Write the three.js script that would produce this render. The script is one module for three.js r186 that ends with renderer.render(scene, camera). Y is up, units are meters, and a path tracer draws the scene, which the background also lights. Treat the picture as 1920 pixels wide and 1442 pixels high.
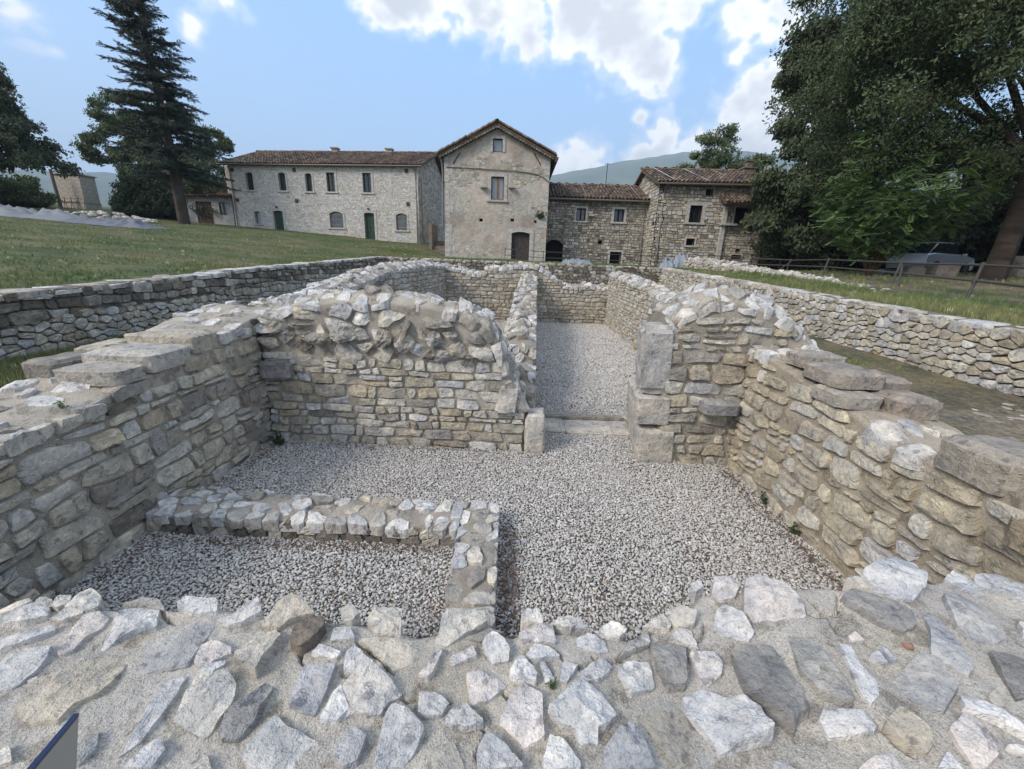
import * as THREE from 'three';
import { mergeGeometries, toCreasedNormals } from 'three/addons/utils/BufferGeometryUtils.js';
import { ImprovedNoise } from 'three/addons/math/ImprovedNoise.js';
import { RoundedBoxGeometry } from 'three/addons/geometries/RoundedBoxGeometry.js';

// ------------------------------------------------------------------ camera
const scene = new THREE.Scene();
const V = (x, y, z) => new THREE.Vector3(x, y, z);
const EYE = V(0, 2.1, 0), FOCAL = 770, CX = 960, CY = 721;
const upC = V(90, 2579, 770).normalize();
const fwC = V(0, 0, -1).addScaledVector(upC, -upC.dot(V(0, 0, -1))).normalize();
const rtC = new THREE.Vector3().crossVectors(fwC, upC);
const camera = new THREE.PerspectiveCamera(2 * Math.atan(CY / FOCAL) * 180 / Math.PI, 1920 / 1442, 0.05, 9000);
camera.position.copy(EYE);
{
  camera.quaternion.setFromRotationMatrix(new THREE.Matrix4().set(
    rtC.x, rtC.y, rtC.z, 0, upC.x, upC.y, upC.z, 0, -fwC.x, -fwC.y, -fwC.z, 0, 0, 0, 0, 1));
}
// survey helpers: the direction in which a point of the photograph lies, and the place where it meets a level or an upright plane
function sight(px, py) {
  const d = V(px - CX, CY - py, -FOCAL);
  return V(d.dot(rtC), d.dot(upC), -d.dot(fwC));
}
function atY(px, py, y) { const d = sight(px, py), t = (y - EYE.y) / d.y; return EYE.clone().addScaledVector(d, t); }
function atZ(px, py, z) { const d = sight(px, py), t = z / d.z; return EYE.clone().addScaledVector(d, t); }

// ------------------------------------------------------------------ random numbers and noise
function rng(seed) { let a = seed >>> 0; return () => { a = (a + 0x6D2B79F5) | 0; let t = Math.imul(a ^ (a >>> 15), 1 | a); t = (t + Math.imul(t ^ (t >>> 7), 61 | t)) ^ t; return ((t ^ (t >>> 14)) >>> 0) / 4294967296; }; }
const IN = new ImprovedNoise();
const n3 = (x, y, z) => IN.noise(x, y, z);
function fbm(x, y, z, o = 4) { let a = 0.5, s = 0; for (let i = 0; i < o; i++) { s += a * IN.noise(x, y, z); x = x * 2.03 + 5.1; y = y * 2.03 + 1.7; z = z * 2.03 + 9.2; a *= 0.5; } return s; }
const clamp = (x, a = 0, b = 1) => Math.min(b, Math.max(a, x));
const sstep = (a, b, x) => { const t = clamp((x - a) / (b - a)); return t * t * (3 - 2 * t); };
const lerp = (a, b, t) => a + (b - a) * t;
const mix3 = (a, b, t) => [lerp(a[0], b[0], t), lerp(a[1], b[1], t), lerp(a[2], b[2], t)];
const lin = h => { const c = new THREE.Color(h); return [c.r, c.g, c.b]; };
function pl(pts, x) { // piecewise linear
  if (x <= pts[0][0]) return pts[0][1];
  for (let i = 1; i < pts.length; i++) if (x <= pts[i][0]) { const [a, b] = pts[i - 1], [c, d] = pts[i]; return b + (d - b) * (x - a) / (c - a); }
  return pts[pts.length - 1][1];
}

// ------------------------------------------------------------------ sky (air and clouds) and sun
const SUN = V(-0.72, 0.72, 0.34).normalize();
{
  const W = 2400, Hh = 1200, data = new Float32Array(W * Hh * 4);
  const blobs = []; // clouds seen in the photograph: direction, half widths in degrees, weight
  const cl = (px, py, rx, ry, w) => { const d = sight(px, py).normalize(); blobs.push([Math.atan2(d.x, -d.z) * 57.3, Math.asin(d.y) * 57.3, rx, ry, w]); };
  cl(765, 12, 4.2, 2.6, 1); cl(905, 10, 5, 3.4, 1.0); cl(985, 35, 4, 3.2, 1.0); cl(1075, 30, 4, 3.4, 1); cl(1175, 50, 4.6, 4.4, 1.0); cl(1212, 115, 3.2, 3.0, 1.1);
  cl(1270, 15, 5, 2.6, 0.85); cl(1400, 25, 6, 2.8, 0.75); cl(1480, 55, 4, 3, 0.8); cl(1385, 105, 2, 1.6, 0.75);
  cl(1450, 190, 4.5, 4.5, 1.1); cl(1500, 240, 4, 3, 1);
  cl(1090, 300, 3.6, 2.2, 1.1); cl(1205, 293, 2.6, 1.8, 1.0); cl(1242, 268, 1.6, 2.6, 1.1); cl(1330, 285, 4, 2.4, 1); cl(1390, 280, 3.6, 2.2, 1); cl(1200, 218, 1.1, 0.9, 0.8);
  cl(355, 42, 1.0, 1.3, 0.8); cl(15, 5, 4, 1.6, 0.5); cl(400, 15, 4, 1.2, 0.42); cl(90, 95, 2.2, 0.5, 0.45);
  for (let j = 0; j < Hh; j++) for (let i = 0; i < W; i++) {
    const el = ((j + 0.5) / Hh - 0.5) * Math.PI, az = ((i + 0.5) / W - 0.5) * 2 * Math.PI;
    const y = Math.sin(el), x = Math.cos(el) * Math.cos(az), z = Math.cos(el) * Math.sin(az), k = (j * W + i) * 4;
    let r, g, b;
    const e = Math.max(0, y);
    // clear air: paler toward the horizon and toward the sun's side
    const s = x * SUN.x + y * SUN.y + z * SUN.z, glow = Math.pow(clamp(0.5 + 0.5 * s), 5);
    const hz = Math.exp(-e * 4.2);
    r = lerp(0.20, 0.58, hz) + 0.34 * glow; g = lerp(0.43, 0.76, hz) + 0.25 * glow; b = lerp(0.82, 0.93, hz) + 0.12 * glow;
    if (y > -0.02) {
      const th = Math.atan2(x, -z) * 57.3, ed = el * 57.3;
      let m = 0;
      for (const [ct, ce, rx, ry, w] of blobs) { const dx = (th - ct) * Math.cos(el) / rx, dy = (ed - ce) / ry, q = dx * dx + dy * dy; if (q < 9) m = Math.max(m, w * Math.exp(-q * 0.75)); }
      // the same broken cumulus goes on above and behind
      const infront = sstep(62, 80, Math.abs(th)) , high = sstep(38, 50, ed);
      const out = Math.max(infront, high);
      if (out > 0) m = Math.max(m, out * clamp(0.55 + 1.5 * fbm(x * 2.1 + 3, y * 2.6, z * 2.1, 3)) * 0.95);
      if (m > 0.05) {
      const wx = 0.06 * fbm(x * 6, y * 6, z * 6, 3), n = fbm(x * 8 + wx * 9, y * 10.5 + wx * 9, z * 8 - wx * 6, 4), bl = 1 - 2.2 * Math.abs(fbm(x * 13 + wx * 12, y * 17, z * 13 + 2, 4)), nf = fbm(x * 48, y * 56, z * 48, 4);
      const dens = m + n * 0.85 + bl * 0.16 + nf * 0.42 - 0.56;
      const c = sstep(-0.02, 0.2, dens), wisp = 0.3 * sstep(-0.22, 0.05, dens) * sstep(0.05, 0.3, m);
      const thick = sstep(0.05, 0.75, dens + 0.8 * fbm(x * 9 + 7, y * 13 - 0.3, z * 9, 4)) * clamp(0.9 + 0.4 * s);
      const cr = lerp(1.0, 0.56, thick), cg = lerp(1.0, 0.585, thick), cb = lerp(1.01, 0.63, thick), a = Math.max(c * 0.97, wisp);
      r = lerp(r, cr, a); g = lerp(g, cg, a); b = lerp(b, cb, a); }
    } 
    if (y < 0) { const t = sstep(0, 0.1, -y); r = lerp(r, 0.16, t); g = lerp(g, 0.16, t); b = lerp(b, 0.13, t); }
    data[k] = r; data[k + 1] = g; data[k + 2] = b; data[k + 3] = 1;
  }
  const sky = new THREE.DataTexture(data, W, Hh, THREE.RGBAFormat, THREE.FloatType);
  sky.mapping = THREE.EquirectangularReflectionMapping; sky.magFilter = THREE.LinearFilter; sky.minFilter = THREE.LinearFilter; sky.needsUpdate = true;
  scene.background = sky; scene.environment = sky;
}
const sun = new THREE.DirectionalLight(0xfff3e4, 2.6);
sun.position.copy(SUN).multiplyScalar(60); sun.target.position.set(0, 0, -10);
sun.castShadow = true; sun.shadow.radius = 36; sun.shadow.mapSize.set(2048, 2048);
Object.assign(sun.shadow.camera, { left: -45, right: 45, top: 45, bottom: -45, near: 1, far: 160 });
scene.add(sun, sun.target);
scene.fog = new THREE.FogExp2(0xc4d8ec, 0.00036);

const renderer = new THREE.WebGLRenderer({ antialias: true });
renderer.toneMapping = THREE.LinearToneMapping;
renderer.toneMappingExposure = 1.55;
renderer.shadowMap.enabled = true;

// ------------------------------------------------------------------ textures: colour grain and fine relief, tiling
function tileNoise(seed) { // periodic value noise, period p cells
  const r = rng(seed), P = new Uint8Array(512), G = new Float32Array(256);
  for (let i = 0; i < 256; i++) { P[i] = i; G[i] = r() * 2 - 1; }
  for (let i = 255; i > 0; i--) { const j = (r() * (i + 1)) | 0, t = P[i]; P[i] = P[j]; P[j] = t; }
  for (let i = 0; i < 256; i++) P[256 + i] = P[i];
  return (x, y, p, q = p) => {
    const xi = Math.floor(x), yi = Math.floor(y), fx = x - xi, fy = y - yi, u = fx * fx * fx * (fx * (fx * 6 - 15) + 10), v = fy * fy * fy * (fy * (fy * 6 - 15) + 10);
    const x0 = ((xi % p) + p) % p, x1 = (x0 + 1) % p, y0 = ((yi % q) + q) % q, y1 = (y0 + 1) % q;
    const a = G[P[P[x0 & 255] + (y0 & 255)]], b = G[P[P[x1 & 255] + (y0 & 255)]], c = G[P[P[x0 & 255] + (y1 & 255)]], d = G[P[P[x1 & 255] + (y1 & 255)]];
    return a + (b - a) * u + (c - a) * v + (a - b - c + d) * u * v;
  };
}
function tex(size, fn, srgb, repeat = 1) {
  const d = new Uint8Array(size * size * 4);
  for (let j = 0; j < size; j++) for (let i = 0; i < size; i++) { const c = fn(i / size, j / size), k = (j * size + i) * 4; if (typeof c === 'number') { d[k] = d[k + 1] = d[k + 2] = clamp(c) * 255; } else { d[k] = clamp(c[0]) * 255; d[k + 1] = clamp(c[1]) * 255; d[k + 2] = clamp(c[2]) * 255; } d[k + 3] = 255; }
  const t = new THREE.DataTexture(d, size, size, THREE.RGBAFormat);
  t.wrapS = t.wrapT = THREE.RepeatWrapping; t.magFilter = THREE.LinearFilter; t.minFilter = THREE.LinearMipmapLinearFilter; t.generateMipmaps = true;
  if (srgb) t.colorSpace = THREE.SRGBColorSpace; t.repeat.set(repeat, repeat); t.needsUpdate = true; return t;
}
const TN = tileNoise(11), TN2 = tileNoise(29);
const tf = (N, u, v, p0, o, g = 0.5, asp = 1) => { let a = 1, s = 0, w = 0, p = p0; for (let i = 0; i < o; i++) { s += a * N(u * p, v * p * asp, p, p * asp); w += a; a *= g; p *= 2; } return s / w; };
// limestone: pale, mottled, pitted, with veins and grey lichen freckles
const stoneMap = tex(1024, (u, v) => {
  const a = tf(TN, u, v, 6, 5), b = tf(TN2, u, v, 24, 4), c = tf(TN2, u, v, 128, 2), vein = Math.abs(tf(TN, u + 0.37, v + 0.21, 5, 5, 0.6));
  const pit = sstep(0.34, 0.6, tf(TN, u, v, 90, 2)), lich = sstep(0.26, 0.55, tf(TN2, u + 0.5, v, 14, 5, 0.65));
  let k = 0.86 + 0.15 * a + 0.09 * b + 0.05 * c - 0.05 * pit - 0.12 * (1 - sstep(0, 0.03, vein));
  k = lerp(k, k * 0.78, lich);
  return [k * (1 + 0.035 * a), k * (1 + 0.01 * a), k * (1 - 0.035 * a + 0.02 * lich)];
}, true, 1.6);
const stoneBump = tex(1024, (u, v) => { const a = tf(TN, u, v, 9, 6, 0.55), r = 1 - Math.abs(tf(TN2, u, v, 12, 5, 0.55)) * 2, pit = sstep(0.3, 0.6, tf(TN, u, v, 90, 2)); return 0.42 + 0.32 * a + 0.22 * r * r + 0.06 * tf(TN2, u, v, 160, 2) - 0.07 * pit; }, false, 1.6);
const mortarMap = tex(1024, (u, v) => {
  const a = tf(TN2, u, v, 5, 4), g = tf(TN, u, v, 200, 2, 0.8), st = sstep(0.1, 0.45, tf(TN, u + 0.3, v, 9, 5, 0.6)), dot = sstep(0.5, 0.62, TN2(u * 240, v * 240, 240));
  const k = 0.88 + 0.10 * a + 0.14 * g - 0.16 * st + 0.12 * dot - 0.12 * sstep(0.42, 0.6, TN(u * 150, v * 150, 150));
  return [k, k * (0.995 - 0.01 * st), k * (0.985 - 0.025 * st)];
}, true, 1.4);
const mortarBump = tex(1024, (u, v) => 0.5 + 0.20 * tf(TN, u, v, 12, 4) + 0.22 * tf(TN2, u, v, 210, 2, 0.8) + 0.12 * TN(u * 90, v * 90, 90), false, 1.4);
const groundMap = tex(1024, (u, v) => { const a = tf(TN, u, v, 5, 6, 0.6), b = tf(TN2, u, v, 60, 4, 0.7), k = 0.76 + 0.24 * a + 0.34 * b; return [k * (1 + 0.10 * a), k, k * (1 - 0.1 * b)]; }, true, 0.45);
const groundBump = tex(512, (u, v) => 0.5 + 0.5 * tf(TN2, u, v, 20, 5, 0.7), false, 0.8);
const plasterMap = tex(1024, (u, v) => {
  const a = tf(TN, u, v, 4, 6, 0.6), b = tf(TN2, u, v, 40, 4, 0.6), st = tf(TN2, u, v, 3, 5, 0.6, 1), pt = sstep(0.02, 0.10, tf(TN, u + 0.4, v + 0.1, 4, 6, 0.55)), pit = sstep(0.3, 0.5, tf(TN, u, v, 70, 3, 0.7));
  const k = 0.82 + 0.12 * a + 0.10 * b - 0.22 * pit * (0.25 + 0.75 * pt) - 0.10 * sstep(0.15, 0.5, st);
  return [k * lerp(1.01, 0.985, pt), k * lerp(0.985, 0.985, pt), k * lerp(0.96, 0.975, pt)];
}, true, 0.22);
const plasterBump = tex(1024, (u, v) => { const pt = sstep(0.02, 0.10, tf(TN, u + 0.4, v + 0.1, 4, 6, 0.55)); return 0.6 - 0.3 * pt + 0.14 * tf(TN2, u, v, 60, 4, 0.7) * (0.4 + pt); }, false, 0.22);
const woodMap = tex(512, (u, v) => { const g = tf(TN, u, v * 0.999, 48, 3, 0.6, 1 / 16), k = 0.8 + 0.3 * g + 0.12 * tf(TN2, u, v, 6, 4); return [k, k * 0.99, k * 0.97]; }, true, 0.7);
const barkBump = tex(512, (u, v) => 0.5 + 0.5 * tf(TN, u, v, 24, 4, 0.6, 1 / 4), false, 0.6);
const tileMap = tex(512, (u, v) => { const a = tf(TN, u, v, 8, 5, 0.6), l = sstep(0.1, 0.4, tf(TN2, u, v, 12, 5, 0.65)); const k = 0.86 + 0.28 * a; return [lerp(k, k * 0.75, l), lerp(k, k * 0.82, l), lerp(k, k * 0.86, l)]; }, true, 0.5);

const std = (o) => new THREE.MeshStandardMaterial({ roughness: 0.92, ...o });
const M = {
  stone: std({ map: stoneMap, bumpMap: stoneBump, bumpScale: 0.02, vertexColors: true, roughness: 0.9 }),
  farstone: std({ map: stoneMap, vertexColors: true, roughness: 0.95 }),
  mortar: std({ map: mortarMap, bumpMap: mortarBump, bumpScale: 0.008, vertexColors: true, roughness: 0.97 }),
  ground: std({ map: groundMap, bumpMap: groundBump, bumpScale: 0.03, vertexColors: true, roughness: 1 }),
  plaster: std({ map: plasterMap, bumpMap: plasterBump, bumpScale: 0.03, color: 0xd9d2c9 }),
  tile: std({ map: tileMap, vertexColors: true, roughness: 0.95 }),
};

// ------------------------------------------------------------------ things and parts
const used = {};
function numbered(n) { const k = used[n] = (used[n] ?? -1) + 1; return k ? `${n}_${String(k).padStart(3, '0')}` : n; }
function thing(name, label, category, at = [0, 0, 0], group) {
  const o = new THREE.Group(); o.name = numbered(name); o.position.set(...at); scene.add(o);
  o.userData = { label, category, kind: 'thing' }; if (group) o.userData.group = group; return o;
}
const worldPos = o => { const p = V(0, 0, 0); while (o && o !== scene) { p.add(o.position); o = o.parent; } return p; };
function part(name, geo, mat, parent, kind) { // geometry given in the place's own metres
  const w = worldPos(parent); geo.translate(-w.x, -w.y, -w.z);
  const m = new THREE.Mesh(geo, mat); m.name = name; m.castShadow = m.receiveShadow = true; if (kind) m.userData.kind = kind; parent.add(m); return m;
}
function structure(name, geo, mat) { const m = new THREE.Mesh(geo, mat); m.name = name; m.castShadow = m.receiveShadow = true; m.userData = { kind: 'structure' }; scene.add(m); return m; }
function single(name, label, category, geo, mat, at, group) { const m = new THREE.Mesh(geo, mat); m.name = numbered(name); m.castShadow = m.receiveShadow = true; geo.translate(-at[0], -at[1], -at[2]); m.position.set(...at); m.userData = { label, category, kind: 'thing' }; if (group) m.userData.group = group; scene.add(m); return m; }
function paint(g, c) { const n = g.attributes.position.count, a = new Float32Array(n * 3); for (let i = 0; i < n; i++) { a[i * 3] = c[0]; a[i * 3 + 1] = c[1]; a[i * 3 + 2] = c[2]; } g.setAttribute('color', new THREE.BufferAttribute(a, 3)); return g; }
function box(x0, y0, z0, x1, y1, z1) { const g = new THREE.BoxGeometry(x1 - x0, y1 - y0, z1 - z0); g.translate((x0 + x1) / 2, (y0 + y1) / 2, (z0 + z1) / 2); boxUV(g); return g; }
function boxUV(g) { const p = g.attributes.position, n = g.attributes.normal, u = new Float32Array(p.count * 2); for (let i = 0; i < p.count; i++) { const ax = Math.abs(n.getX(i)), ay = Math.abs(n.getY(i)), az = Math.abs(n.getZ(i)); u[i * 2] = ax > ay && ax > az ? p.getZ(i) : p.getX(i); u[i * 2 + 1] = ay > ax && ay > az ? p.getZ(i) : p.getY(i); } g.setAttribute('uv', new THREE.BufferAttribute(u, 2)); return g; }
function tube(pts, r, seg = 6, n) { const c = new THREE.CatmullRomCurve3(pts.map(p => V(...p)), false, 'centripetal'); return new THREE.TubeGeometry(c, n ?? Math.max(2, pts.length * 3), r, seg); }
function rod(a, b, r0, r1 = r0, seg = 7) { const A = V(...a), B = V(...b), L = A.distanceTo(B), g = new THREE.CylinderGeometry(r1, r0, L, seg, 1); g.translate(0, L / 2, 0); g.applyQuaternion(new THREE.Quaternion().setFromUnitVectors(V(0, 1, 0), B.clone().sub(A).normalize())); g.translate(...a); return g; }
function clean(list) { return list.map(g => { const h = g.index ? g.toNonIndexed() : g; for (const k of Object.keys(h.attributes)) if (!['position', 'normal', 'uv', 'color'].includes(k)) h.deleteAttribute(k); return h; }); }
const merged = list => mergeGeometries(clean(list), false);
// ------------------------------------------------------------------ masonry: every stone a block of its own in a mortar bed
function clipHalf(poly, nx, ny, c) { // keeps the side where nx*x + ny*y <= c
  const out = [], n = poly.length;
  for (let i = 0; i < n; i++) { const a = poly[i], b = poly[(i + 1) % n], da = nx * a[0] + ny * a[1] - c, db = nx * b[0] + ny * b[1] - c; if (da <= 0) out.push(a); if ((da < 0 && db > 0) || (da > 0 && db < 0)) { const t = da / (da - db); out.push([a[0] + (b[0] - a[0]) * t, a[1] + (b[1] - a[1]) * t]); } }
  return out;
}
function cells(seeds, x0, x1, y0, y1, joint, reach, stretch = 1) { // Voronoi cells shrunk by half a joint; stretch > 1 makes them lie flatter
  const key = (i, j) => i * 4096 + j, g = new Map(), cs = reach;
  seeds.forEach((s, k) => { const q = key(Math.floor(s[0] / cs) + 50, Math.floor(s[1] * stretch / cs) + 50); if (!g.has(q)) g.set(q, []); g.get(q).push(k); });
  return seeds.map((s, k) => {
    let p = [[Math.max(x0, s[0] - reach), y0], [Math.min(x1, s[0] + reach), y0], [Math.min(x1, s[0] + reach), y1], [Math.max(x0, s[0] - reach), y1]].map(q => [q[0], q[1] * stretch]);
    const sy = s[1] * stretch, ci = Math.floor(s[0] / cs) + 50, cj = Math.floor(sy / cs) + 50, h = typeof joint === 'function' ? joint(s) : joint;
    for (let i = ci - 2; i <= ci + 2; i++) for (let j = cj - 2; j <= cj + 2; j++) for (const m of g.get(key(i, j)) ?? []) {
      if (m === k) continue;
      const o = seeds[m], dx = o[0] - s[0], dy = o[1] * stretch - sy, L = Math.hypot(dx, dy); if (L < 1e-6) continue;
      const nx = dx / L, ny = dy / L, wy = Math.hypot(nx, ny * stretch); p = clipHalf(p, nx, ny, nx * s[0] + ny * sy + L / 2 - h / 2 * wy); if (p.length < 3) return null;
    }
    return p.map(q => [q[0], q[1] / stretch]);
  });
}
const areaOf = p => { let a = 0; for (let i = 0; i < p.length; i++) { const q = p[(i + 1) % p.length]; a += p[i][0] * q[1] - q[0] * p[i][1]; } return a / 2; };
const midOf = p => { let x = 0, y = 0; for (const q of p) { x += q[0]; y += q[1]; } return [x / p.length, y / p.length]; };
function chaikin(p, k = 0.22) { const o = []; for (let i = 0; i < p.length; i++) { const a = p[i], b = p[(i + 1) % p.length]; o.push([lerp(a[0], b[0], k), lerp(a[1], b[1], k)], [lerp(a[0], b[0], 1 - k), lerp(a[1], b[1], 1 - k)]); } return o; }
function resample(p, step) { const o = []; for (let i = 0; i < p.length; i++) { const a = p[i], b = p[(i + 1) % p.length], L = Math.hypot(b[0] - a[0], b[1] - a[1]), n = Math.max(1, Math.round(L / step)); for (let k = 0; k < n; k++) o.push([lerp(a[0], b[0], k / n), lerp(a[1], b[1], k / n)]); } return o; }
// one stone: outline in the face's own (s, t), pushed out along d by a broken, faceted front
function stoneGeo(poly, map, o, r) {
  let { proud = 0.02, back = 0.05, rings = 2, step = 0, ragged = 0.06, tone = [0.5, 0.5, 0.5], facets = 4, slope = 0.35, round = 0.25, rough = 0.3, soft = 0.9, vary = 0.12, tilt = [0, 0], rim = 0.955, grow = 1 } = o;
  if (areaOf(poly) < 0) poly = poly.slice().reverse();
  const c = midOf(poly), size = Math.sqrt(Math.abs(areaOf(poly)));
  let p = chaikin(poly, round); if (step) p = resample(p, step);
  const sx = r() * 50, sy = r() * 50, f1 = 2.2 / size, f2 = 7 / size;
  p = p.map(q => { const a = n3(q[0] * f1 * 1.7 + sx, q[1] * f1 * 1.7 + sy, 1.5) + 0.5 * n3(q[0] * f2 + sx, q[1] * f2 + sy, 7), k = grow * (1 + ragged * a * 1.6); return [c[0] + (q[0] - c[0]) * k, c[1] + (q[1] - c[1]) * k]; });
  const planes = []; for (let i = 0; i < facets; i++) { const a = r() * 6.283, sl = slope * (0.3 + r()); planes.push([Math.cos(a) * sl, Math.sin(a) * sl, proud * (0.75 + 0.5 * r())]); }
  const dep = (x, y, e) => { // e: 0 at the middle, 1 at the rim
    let d = 1e9; for (const [a, b, h] of planes) d = Math.min(d, h - a * (x - c[0]) * 0.5 - b * (y - c[1]) * 0.5);
    d += rough * proud * (n3(x * f1 * 1.3 + sx, y * f1 * 1.3 + sy, 3.1) + 0.6 * n3(x * f2 + sx, y * f2 + sy, 9.7));
    d += tilt[0] * (x - c[0]) + tilt[1] * (y - c[1]);
    return d;
  };
  const N = p.length, P = [], UV = [], C = [], ou = r() * 7, ov = r() * 7, idx = [];
  const put = (x, y, d) => { const w = map(x, y, d); P.push(w.x, w.y, w.z); UV.push(x + ou, y + ov + d * 0.7); const k = 1 + vary * (n3(x * f1 + sy, y * f1 + sx, d * 9) + 0.5 * n3(x * f2, y * f2, sx)); C.push(tone[0] * k, tone[1] * k, tone[2] * k); };
  for (const q of p) put(q[0], q[1], -back);
  for (const q of p) put(c[0] + (q[0] - c[0]) * 1.0, c[1] + (q[1] - c[1]) * 1.0, Math.max(-back * 0.5, dep(q[0], q[1], 1) - proud * soft));
  for (let k = 0; k < rings; k++) { const e = k === 0 ? rim : rim * (1 - k / rings); for (const q of p) { const x = c[0] + (q[0] - c[0]) * e, y = c[1] + (q[1] - c[1]) * e; put(x, y, dep(x, y, e)); } }
  put(c[0], c[1], dep(c[0], c[1], 0));
  const R = rings + 2;
  for (let k = 0; k < R - 1; k++) for (let i = 0; i < N; i++) { const j = (i + 1) % N, a = k * N + i, b = k * N + j, d = a + N, e = b + N; idx.push(a, b, e, a, e, d); }
  const last = (R - 1) * N, mid = R * N; for (let i = 0; i < N; i++) idx.push(last + i, last + (i + 1) % N, mid);
  const g = new THREE.BufferGeometry(); g.setAttribute('position', new THREE.Float32BufferAttribute(P, 3)); g.setAttribute('uv', new THREE.Float32BufferAttribute(UV, 2)); g.setAttribute('color', new THREE.Float32BufferAttribute(C, 3)); g.setIndex(idx);
  return g;
}
function finishStone(g, angle = 0.4) { return toCreasedNormals(g, angle); }
// seeds in uneven courses
function courses(L, H, o, r) {
  const { hmin, hmax, wmin, wmax, jx = 0.25, jy = 0.22, drop = 0.06, split = 0.1 } = o, out = [];
  let t = 0, row = 0;
  while (t < H + hmax) {
    const h = lerp(hmin, hmax, r()); let s = -r() * wmax;
    while (s < L + wmax) { const w = lerp(wmin, wmax, r() * r() * 0.6 + r() * 0.4); const x = s + w / 2 + (r() - 0.5) * jx * w, y = t + h / 2 + (r() - 0.5) * jy * h * 2 + 0.04 * n3(s * 1.3, row * 3.1, 5); s += w; if (r() < drop) continue; if (r() < split && h > (hmin + hmax) / 2) { out.push([x, y - h * 0.26], [x + (r() - 0.5) * w * 0.3, y + h * 0.26]); } else out.push([x, y]); }
    t += h; row++;
  }
  return out;
}
// squared-up rubble in wavering courses: each stone a block between two course lines
function laid(L, H, o, r) {
  const { hmin, hmax, wmin, wmax, joint } = o, out = [], sd = r() * 90; let y = o.from ?? 0, row = 0;
  const amp = (hmin + hmax) * 0.17, line = (k, s) => amp * (n3(s * 1.6, k * 7.3 + sd, 2) + 0.6 * n3(s * 5, k * 7.3 + sd, 5));
  while (y < H) {
    const h = lerp(hmin, hmax, Math.pow(r(), 1.3)); let s = -r() * wmax, sl0 = (r() - 0.5) * 0.35;
    while (s < L) {
      const w = lerp(wmin, wmax, Math.pow(r(), 1.5)) * lerp(0.8, 1.15, (h - hmin) / (hmax - hmin)), sl1 = (r() - 0.5) * 0.55, j = joint * (0.5 + r()) / 2, a = Math.max(0, s), b = Math.min(L, s + w);
      if (b - a > wmin * 0.4) {
        const blk = (f0, f1) => { const Y = (k, f, x) => y + h * f + lerp(line(row, x), line(row + 1, x), f), x0 = f => a + j + sl0 * h * (f - 0.5) * (s > 0), x1 = f => b - j + sl1 * h * (f - 0.5) * (s + w < L), jt = () => (r() - 0.5) * h * 0.24; const p = [[x0(f0) + Math.abs(jt()), Y(0, f0, a) + j], [lerp(a, b, 0.35 + 0.3 * r()), Y(0, f0, (a + b) / 2) + j + jt() * 0.5], [x1(f0) - Math.abs(jt()), Y(0, f0, b) + j], [x1((f0 + f1) / 2) + jt() * 0.4, Y(0, (f0 + f1) / 2, b)], [x1(f1) - Math.abs(jt()) * 1.4, Y(1, f1, b) - j], [lerp(a, b, 0.35 + 0.3 * r()), Y(1, f1, (a + b) / 2) - j + jt() * 0.5], [x0(f1) + Math.abs(jt()) * 1.4, Y(1, f1, a) - j], [x0((f0 + f1) / 2) + jt() * 0.4, Y(0, (f0 + f1) / 2, a)]]; out.push(p); };
        if (h > lerp(hmin, hmax, 0.5) && r() < 0.16) { const f = 0.4 + 0.2 * r(); blk(0, f); blk(f, 1); } else if (r() > 0.02) blk(0, 1);
      }
      s += w; sl0 = sl1;
    }
    y += h; row++;
  }
  return out;
}
const eyeDist2 = g => { const p = g.attributes.position; return (p.getX(0)) ** 2 + (p.getY(0) - 2.1) ** 2 + p.getZ(0) ** 2; };
function layStones(parent, list, mat, limit = 290, name = 'stone', restName = 'small_stones', crease = 0.4) { // list: {g, size}
  const rank = list.map(e => ({ ...e, k: e.size / Math.sqrt(eyeDist2(e.g)) })).sort((a, b) => b.k - a.k);
  rank.slice(0, limit).forEach(e => part(name, finishStone(e.g, crease), mat, parent));
  const rest = rank.slice(limit); if (rest.length) part(restName, merged(rest.map(e => finishStone(e.g, crease))), mat, parent, 'stuff');
}
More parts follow.
